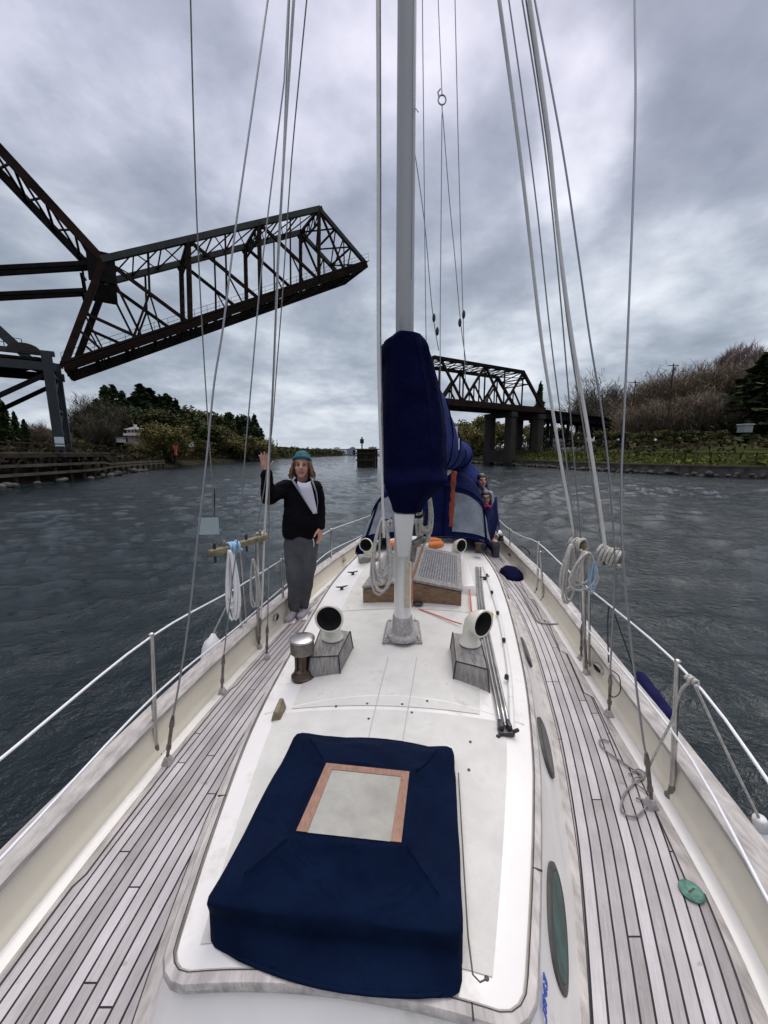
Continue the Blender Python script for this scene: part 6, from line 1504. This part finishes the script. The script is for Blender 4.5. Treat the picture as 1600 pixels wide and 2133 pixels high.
def face_parts(P, m, s_, par, brow='hair', smile=True):
    for sx in (-1, 1):
        MB().ell(P(sx * .030, -.0765, .008), (.0125 * s_, .006 * s_, .0055 * s_), m).build('eye', M['eye'], par, smooth=True)
        MB().tube([P(sx * .014, -.088, .030), P(sx * .032, -.088, .036), P(sx * .050, -.076, .028)], .0045 * s_, 6).build('eyebrow', M[brow], par)
    pts = [P(x, -.088 + abs(x) * .28, -.062 + abs(x) * .42 - .004) for x in (-.031, -.017, 0, .017, .031)]
    MB().tube(cr(pts, 3), [.0035 + .004 * math.sin(math.pi * k / 12) for k in range(13)], 6).build('mouth', M['lip'], par, smooth=True)
    if smile: MB().tube(cr([p + Vector((0, -.0035, .001)) for p in pts[1:4]], 3), .0022, 6).build('teeth', M['whitepl'], par)

YM = 3.8
def J(px, py, dy=0.0): return D(px, py, YM + dy)
g0 = J(622, 1288)
man = thing('person', 'smiling person in teal beanie and open black jacket waving on the left side deck', 'person', (g0.x, g0.y, 0))
hcn = J(629, 970, -.02)
neck = J(629, 1000, .02); chest = J(628, 1035, .03); belly = J(628, 1085, .01); pel = J(627, 1125, .03)
shR, shL = J(599, 1014, .03), J(658, 1016, .03)
elR, wrR = J(560, 1036, -.08), J(554, 980, -.16)
elL, wrL = J(666, 1062, .07), J(667, 1098, -.04)
hipR, hipL = J(612, 1135, .03), J(643, 1135, .03)
knR, knL = J(613, 1200, -.04), J(640, 1197, .0)
anR, anL = J(613, 1268, .02), J(633, 1262, .10)
ftR = Vector((anR.x - .01, anR.y - .0, 0)); ftL = Vector((anL.x + .01, anL.y, 0))
bd = MB()
P, mm = head_mesh(bd, hcn, .12, .03)
bd.caps(neck + Vector((0, .02, -.03)), hcn + Vector((0, .015, -.05)), .058, .054, 14)
bd.caps(neck - Vector((0, -.02, .05)), chest + Vector((0, .03, 0)), .06, .12, 16, (1, .7)); bd.caps(chest + Vector((0, .03, 0)), pel, .12, .13, 16, (1, .75))
bd.caps(shR, elR, .048, .040); bd.caps(elR, wrR, .038, .026); bd.caps(shL, elL, .048, .040); bd.caps(elL, wrL, .038, .026)
bd.caps(shR, shL, .045, .045)
hand(bd, wrR, (wrR - elR) * .3 + Vector((-.02, -.02, .16)), (1, .1, 0), (0, -1, 0), spread=.16, curl=.12)
hand(bd, wrL, (.02, -.03, -1), (-.5, -1, 0), (-1, .3, 0), curl=.5, spread=.04)
for h_, k_, a_, f_ in ((hipR, knR, anR, ftR), (hipL, knL, anL, ftL)):
    bd.caps(h_, k_, .085, .058); bd.caps(k_, a_, .055, .036); bd.caps(a_, Vector((f_.x, f_.y, .05)), .036, .034)
    bd.caps(Vector((f_.x, f_.y + .05, .045)), Vector((f_.x - .02, f_.y - .14, .035)), .034, .03)
body = bd.build('body', M['skin'], man); remesh(body, .0065, 2)
face_parts(P, mm, 1, man)
# jacket: torso, sleeves, hem
jk = MB()
jk.caps(neck + Vector((0, .03, -.05)), chest + Vector((0, .02, 0)), .105, .172, 18, (1, .72)); jk.caps(chest + Vector((0, .02, 0)), belly + Vector((0, .0, 0)), .178, .186, 18, (1, .74)); jk.caps(belly, J(627, 1108, .02), .188, .190, 18, (1, .74))
jk.caps(shR, elR, .082, .078, 14); jk.caps(elR, wrR.lerp(elR, .12), .076, .056, 14); jk.caps(shL, elL, .072, .060, 14); jk.caps(elL, wrL.lerp(elL, .05), .06, .045, 14)
jk.caps(shR + Vector((.03, 0, .0)), shL - Vector((.03, 0, 0)), .078, .078, 14)
o = jk.build('jacket', M['jacket'], man); remesh(o, .011, 3)
for v in o.data.vertices:
    n_ = mnoise.noise(v.co * 8) * .013 + mnoise.noise(Vector((v.co.x * 12, v.co.y * 12, v.co.z * 28))) * .008; v.co += v.normal * n_
# cut the jacket flat at the hem
bm = bmesh.new(); bm.from_mesh(o.data); hz_ = J(627, 1120, 0).z; bmesh.ops.bisect_plane(bm, geom=bm.verts[:] + bm.edges[:] + bm.faces[:], plane_co=(0, 0, hz_), plane_no=(0, 0, -1), clear_outer=True); bm.to_mesh(o.data); bm.free()
# white shirt front showing in the open jacket
def torso_front(px, py, off):
    p = J(px, py, 0); c_ = chest.lerp(belly, .5); dx = (p.x - c_.x)
    hy = .132 * math.sqrt(max(.05, 1 - (dx / .19) ** 2)); return Vector((p.x, YM + .02 - hy - off, p.z))
a = MB(); rows = []
for i in range(15):
    t = i / 14; py = 1002 + 65 * t; xl = 624 + (657 - 624) * t ** 1.15; xr = 649 + (661 - 649) * t ** .8
    if t < .1: xl, xr = 624, 650
    rows.append([torso_front(xl + (xr - xl) * j / 6, py + 4.5 * math.sin(math.pi * j / 6) * (1 - t) ** 3, .004 + .010 * math.sin(math.pi * j / 6) - .03 * max(0, (.12 - t) / .12)) for j in range(7)])
a.loft(rows, False, False); ts = a.build('tshirt', M['tshirt'], man, smooth=True)
md = ts.modifiers.new('s', 'SOLIDIFY'); md.thickness = .026; md.offset = 0
a = MB(); a.tube([torso_front(px, py, o_) for px, py, o_ in ((610, 996, -.035), (617, 1002, -.004), (624, 1012, .004), (632, 1025, .006), (642, 1043, .006), (656, 1068, .004))], [.010, .012, .011, .009, .006, .004], 8)
a.tube([torso_front(px, py, o_) for px, py, o_ in ((652, 999, -.02), (656, 1008, .005), (661, 1025, .005), (663, 1045, .002), (661, 1068, .006))], [.009, .009, .007, .005, .004], 8); a.build('collar', M['greycollar'], man, smooth=True)
# trousers
tq = MB(); tq.caps(J(627, 1118, .02), J(627, 1140, .03), .165, .162, 18, (1, .78))
for sx, h_, k_, a_ in ((-1, hipR, knR, anR), (1, hipL, knL, anL)):
    tq.caps(h_ + Vector((0, 0, .02)), k_, .104, .078, 14); tq.caps(k_, a_ + Vector((0, 0, .03)), .078, .060, 14)
    tq.caps(a_ + Vector((0, 0, .05)), a_ + Vector((0, 0, .0)), .064, .052, 14)
o = tq.build('sweatpants', M['sweats'], man); remesh(o, .011, 3)
for v in o.data.vertices: v.co += v.normal * (mnoise.noise(v.co * 10) * .008 + mnoise.noise(Vector((v.co.x * 20, v.co.y * 20, v.co.z * 7))) * .005)
for f_, a_ in ((ftR, anR), (ftL, anL)):
    s2 = MB(); s2.caps(Vector((f_.x + .01, f_.y + .06, .055)), Vector((f_.x - .02, f_.y - .13, .042)), .048, .040, 12, (1, .85)); s2.caps(Vector((f_.x, f_.y + .03, .05)), a_ - Vector((0, 0, .02)), .046, .042, 12)
    o = s2.build('shoe', M['shoe'], man); remesh(o, .008, 2)
    MB().box((f_.x - .005, f_.y - .035, .008), (.085, .26, .014), .1).build('sole', M['whitepl'], man, bevel=.005)
a = MB(); a.tube([J(652, 1122, -.135), J(654, 1130, -.14), J(654, 1139, -.135)], .0035, 6); a.build('drawstring', M['whitepl'], man)
# hair and beanie
hr = MB()
r10 = random.Random(6)
for sx in (-1, 1):
    for k in range(26):
        u = k / 25; y0 = -.050 + .14 * u; ph = r10.uniform(0, 6.28)
        l = r10.uniform(.085, .135); out = r10.uniform(.0, .034); pts = []
        for q in range(9):
            t = q / 8; wv = .007 * math.sin(ph + t * 9) * t
            pts.append(P(sx * (.072 + .018 * math.sin(t * 2) + out * t * t * 1.2 + wv), y0 + wv * .8 - .012 * t, .045 - (l + .045) * t))
        hr.tube(pts, [.0125 - .0085 * (q / 8) ** 2 for q in range(9)], 6)
for k in range(12):
    x0 = -.075 + .0136 * k; ph = r10.uniform(0, 6); hr.tube([P(x0 + .006 * math.sin(ph + t * 8), .098 + .02 * math.sin(t * 3), .04 - .16 * t) for t in (0, .2, .4, .6, .8, 1)], [.018, .02, .02, .018, .013, .006], 6)
o = hr.build('hair', M['hair'], man, smooth=True)
bn = MB(); bn.ell(P(0, .022, .060), (.089, .100, .072), mm, 22, 12); bn.ell(P(0, .03, .098), (.068, .078, .050), mm, 18, 10); o = bn.build('beanie', M['beanie'], man); remesh(o, .007, 2)
bm = bmesh.new(); bm.from_mesh(o.data); bmesh.ops.bisect_plane(bm, geom=bm.verts[:] + bm.edges[:] + bm.faces[:], plane_co=P(0, 0, .045), plane_no=mm @ Vector((0, -.35, -1)), clear_outer=True); bm.to_mesh(o.data); bm.free()
bz = MB(); bz.tube([P(.083 * math.cos(t), .018 + .094 * math.sin(t), .052 - .035 * math.sin(t)) for t in [2 * math.pi * k / 28 for k in range(29)]], .011, 8, sq=(1, 1.5)); bz.build('cuff', M['beanie'], o, smooth=True)
for k in range(3): pass

def sitter(name_label, hpx, hpy, Y, s_, hairm, jm, scarf=None, yaw=-.1, longhair=True):
    c_ = D(hpx, hpy, Y); t = thing('person', name_label, 'person', (c_.x, c_.y, c_.z - .75))
    b = MB(); P, m_ = head_mesh(b, c_, yaw, 0, s_); b.caps(c_ - Vector((0, -.02, .16)), c_ - Vector((0, 0, .05)), .05, .048)
    sR, sL = c_ + Vector((-.17, .05, -.26)), c_ + Vector((.17, .05, -.26)); eR, eL = sR + Vector((-.04, -.03, -.26)), sL + Vector((.05, -.03, -.26)); wR, wL = eR + Vector((.08, -.2, -.05)), eL + Vector((-.08, -.2, -.05))
    b.caps(c_ + Vector((0, .06, -.3)), c_ + Vector((0, .08, -.7)), .13, .13, 14, (1, .7)); b.caps(sR, sL, .05, .05)
    for s1, e1, w1 in ((sR, eR, wR), (sL, eL, wL)): b.caps(s1, e1, .045, .036); b.caps(e1, w1, .034, .025)
    hand(b, wR, (.4, -1, -.1), (0, 0, 1), (1, 0, 0), curl=.5); hand(b, wL, (-.4, -1, -.1), (0, 0, 1), (-1, 0, 0), curl=.5)
    b.caps(c_ + Vector((-.1, .05, -.72)), c_ + Vector((-.1, -.35, -.74)), .08, .06); b.caps(c_ + Vector((.1, .05, -.72)), c_ + Vector((.1, -.35, -.74)), .08, .06)
    o = b.build('body', M['skin'], t); remesh(o, .009, 2); face_parts(P, m_, s_, t, hairm, False)
    j = MB(); j.caps(c_ + Vector((0, .05, -.22)), c_ + Vector((0, .08, -.66)), .13, .17, 16, (1, .72)); j.caps(sR, sL, .07, .07)
    for s1, e1, w1 in ((sR, eR, wR), (sL, eL, wL)): j.caps(s1, e1, .066, .056); j.caps(e1, e1.lerp(w1, .9), .055, .042)
    o = j.build('jacket', M[jm], t); remesh(o, .014, 3)
    q = MB()
    for sx in (-1, 1): q.caps(c_ + Vector((sx * .1, .05, -.74)), c_ + Vector((sx * .1, -.37, -.76)), .095, .075); q.caps(c_ + Vector((sx * .1, -.37, -.76)), c_ + Vector((sx * .1, -.40, -1.15)), .07, .05)
    o = q.build('trousers', M['sweats'], t); remesh(o, .016, 2)
    h = MB(); h.ell(P(0, .025, .045), (.090 * s_, .10 * s_, .086 * s_), m_, 16, 10)
    if longhair:
        for sx in (-1, 1): h.caps(P(sx * .075, .02, .02), P(sx * .085, .03, -.17), .03 * s_, .026 * s_)
        h.caps(P(0, .09, .02), P(0, .09, -.17), .06 * s_, .05 * s_)
    o = h.build('hair', M[hairm], t); remesh(o, .008, 1)
    for v in o.data.vertices:
        l = m_.inverted() @ (v.co - Vector(c_))
        if l.y < -.055 * s_ and l.z < .055 * s_: v.co += m_ @ Vector((0, .05 * s_, 0))
    if scarf:
        k = MB(); k.tube([c_ + Vector((.085 * math.cos(u), .03 + .08 * math.sin(u), -.155 - .02 * math.cos(2 * u))) for u in [2 * math.pi * z / 16 for z in range(17)]], .034, 8); k.build('scarf', M[scarf], t, smooth=True)
    if scarf: MB().tube([P(-.055, -.085, .01), P(-.02, -.095, .008), P(.02, -.095, .008), P(.055, -.085, .01)], .010 * s_, 6).build('sunglasses', M['blackplastic'], t)
    return t
sitter('dark haired person with sunglasses and magenta scarf beside the right edge of the spray hood', 1012, 1037, 6.6, .98, 'hairdark', 'navyjacket', 'scarf', -.15)
sitter('dark haired person in a grey top behind the one with the magenta scarf', 1004, 1001, 7.15, 1.05, 'hairdark', 'greycollar', None, .1)
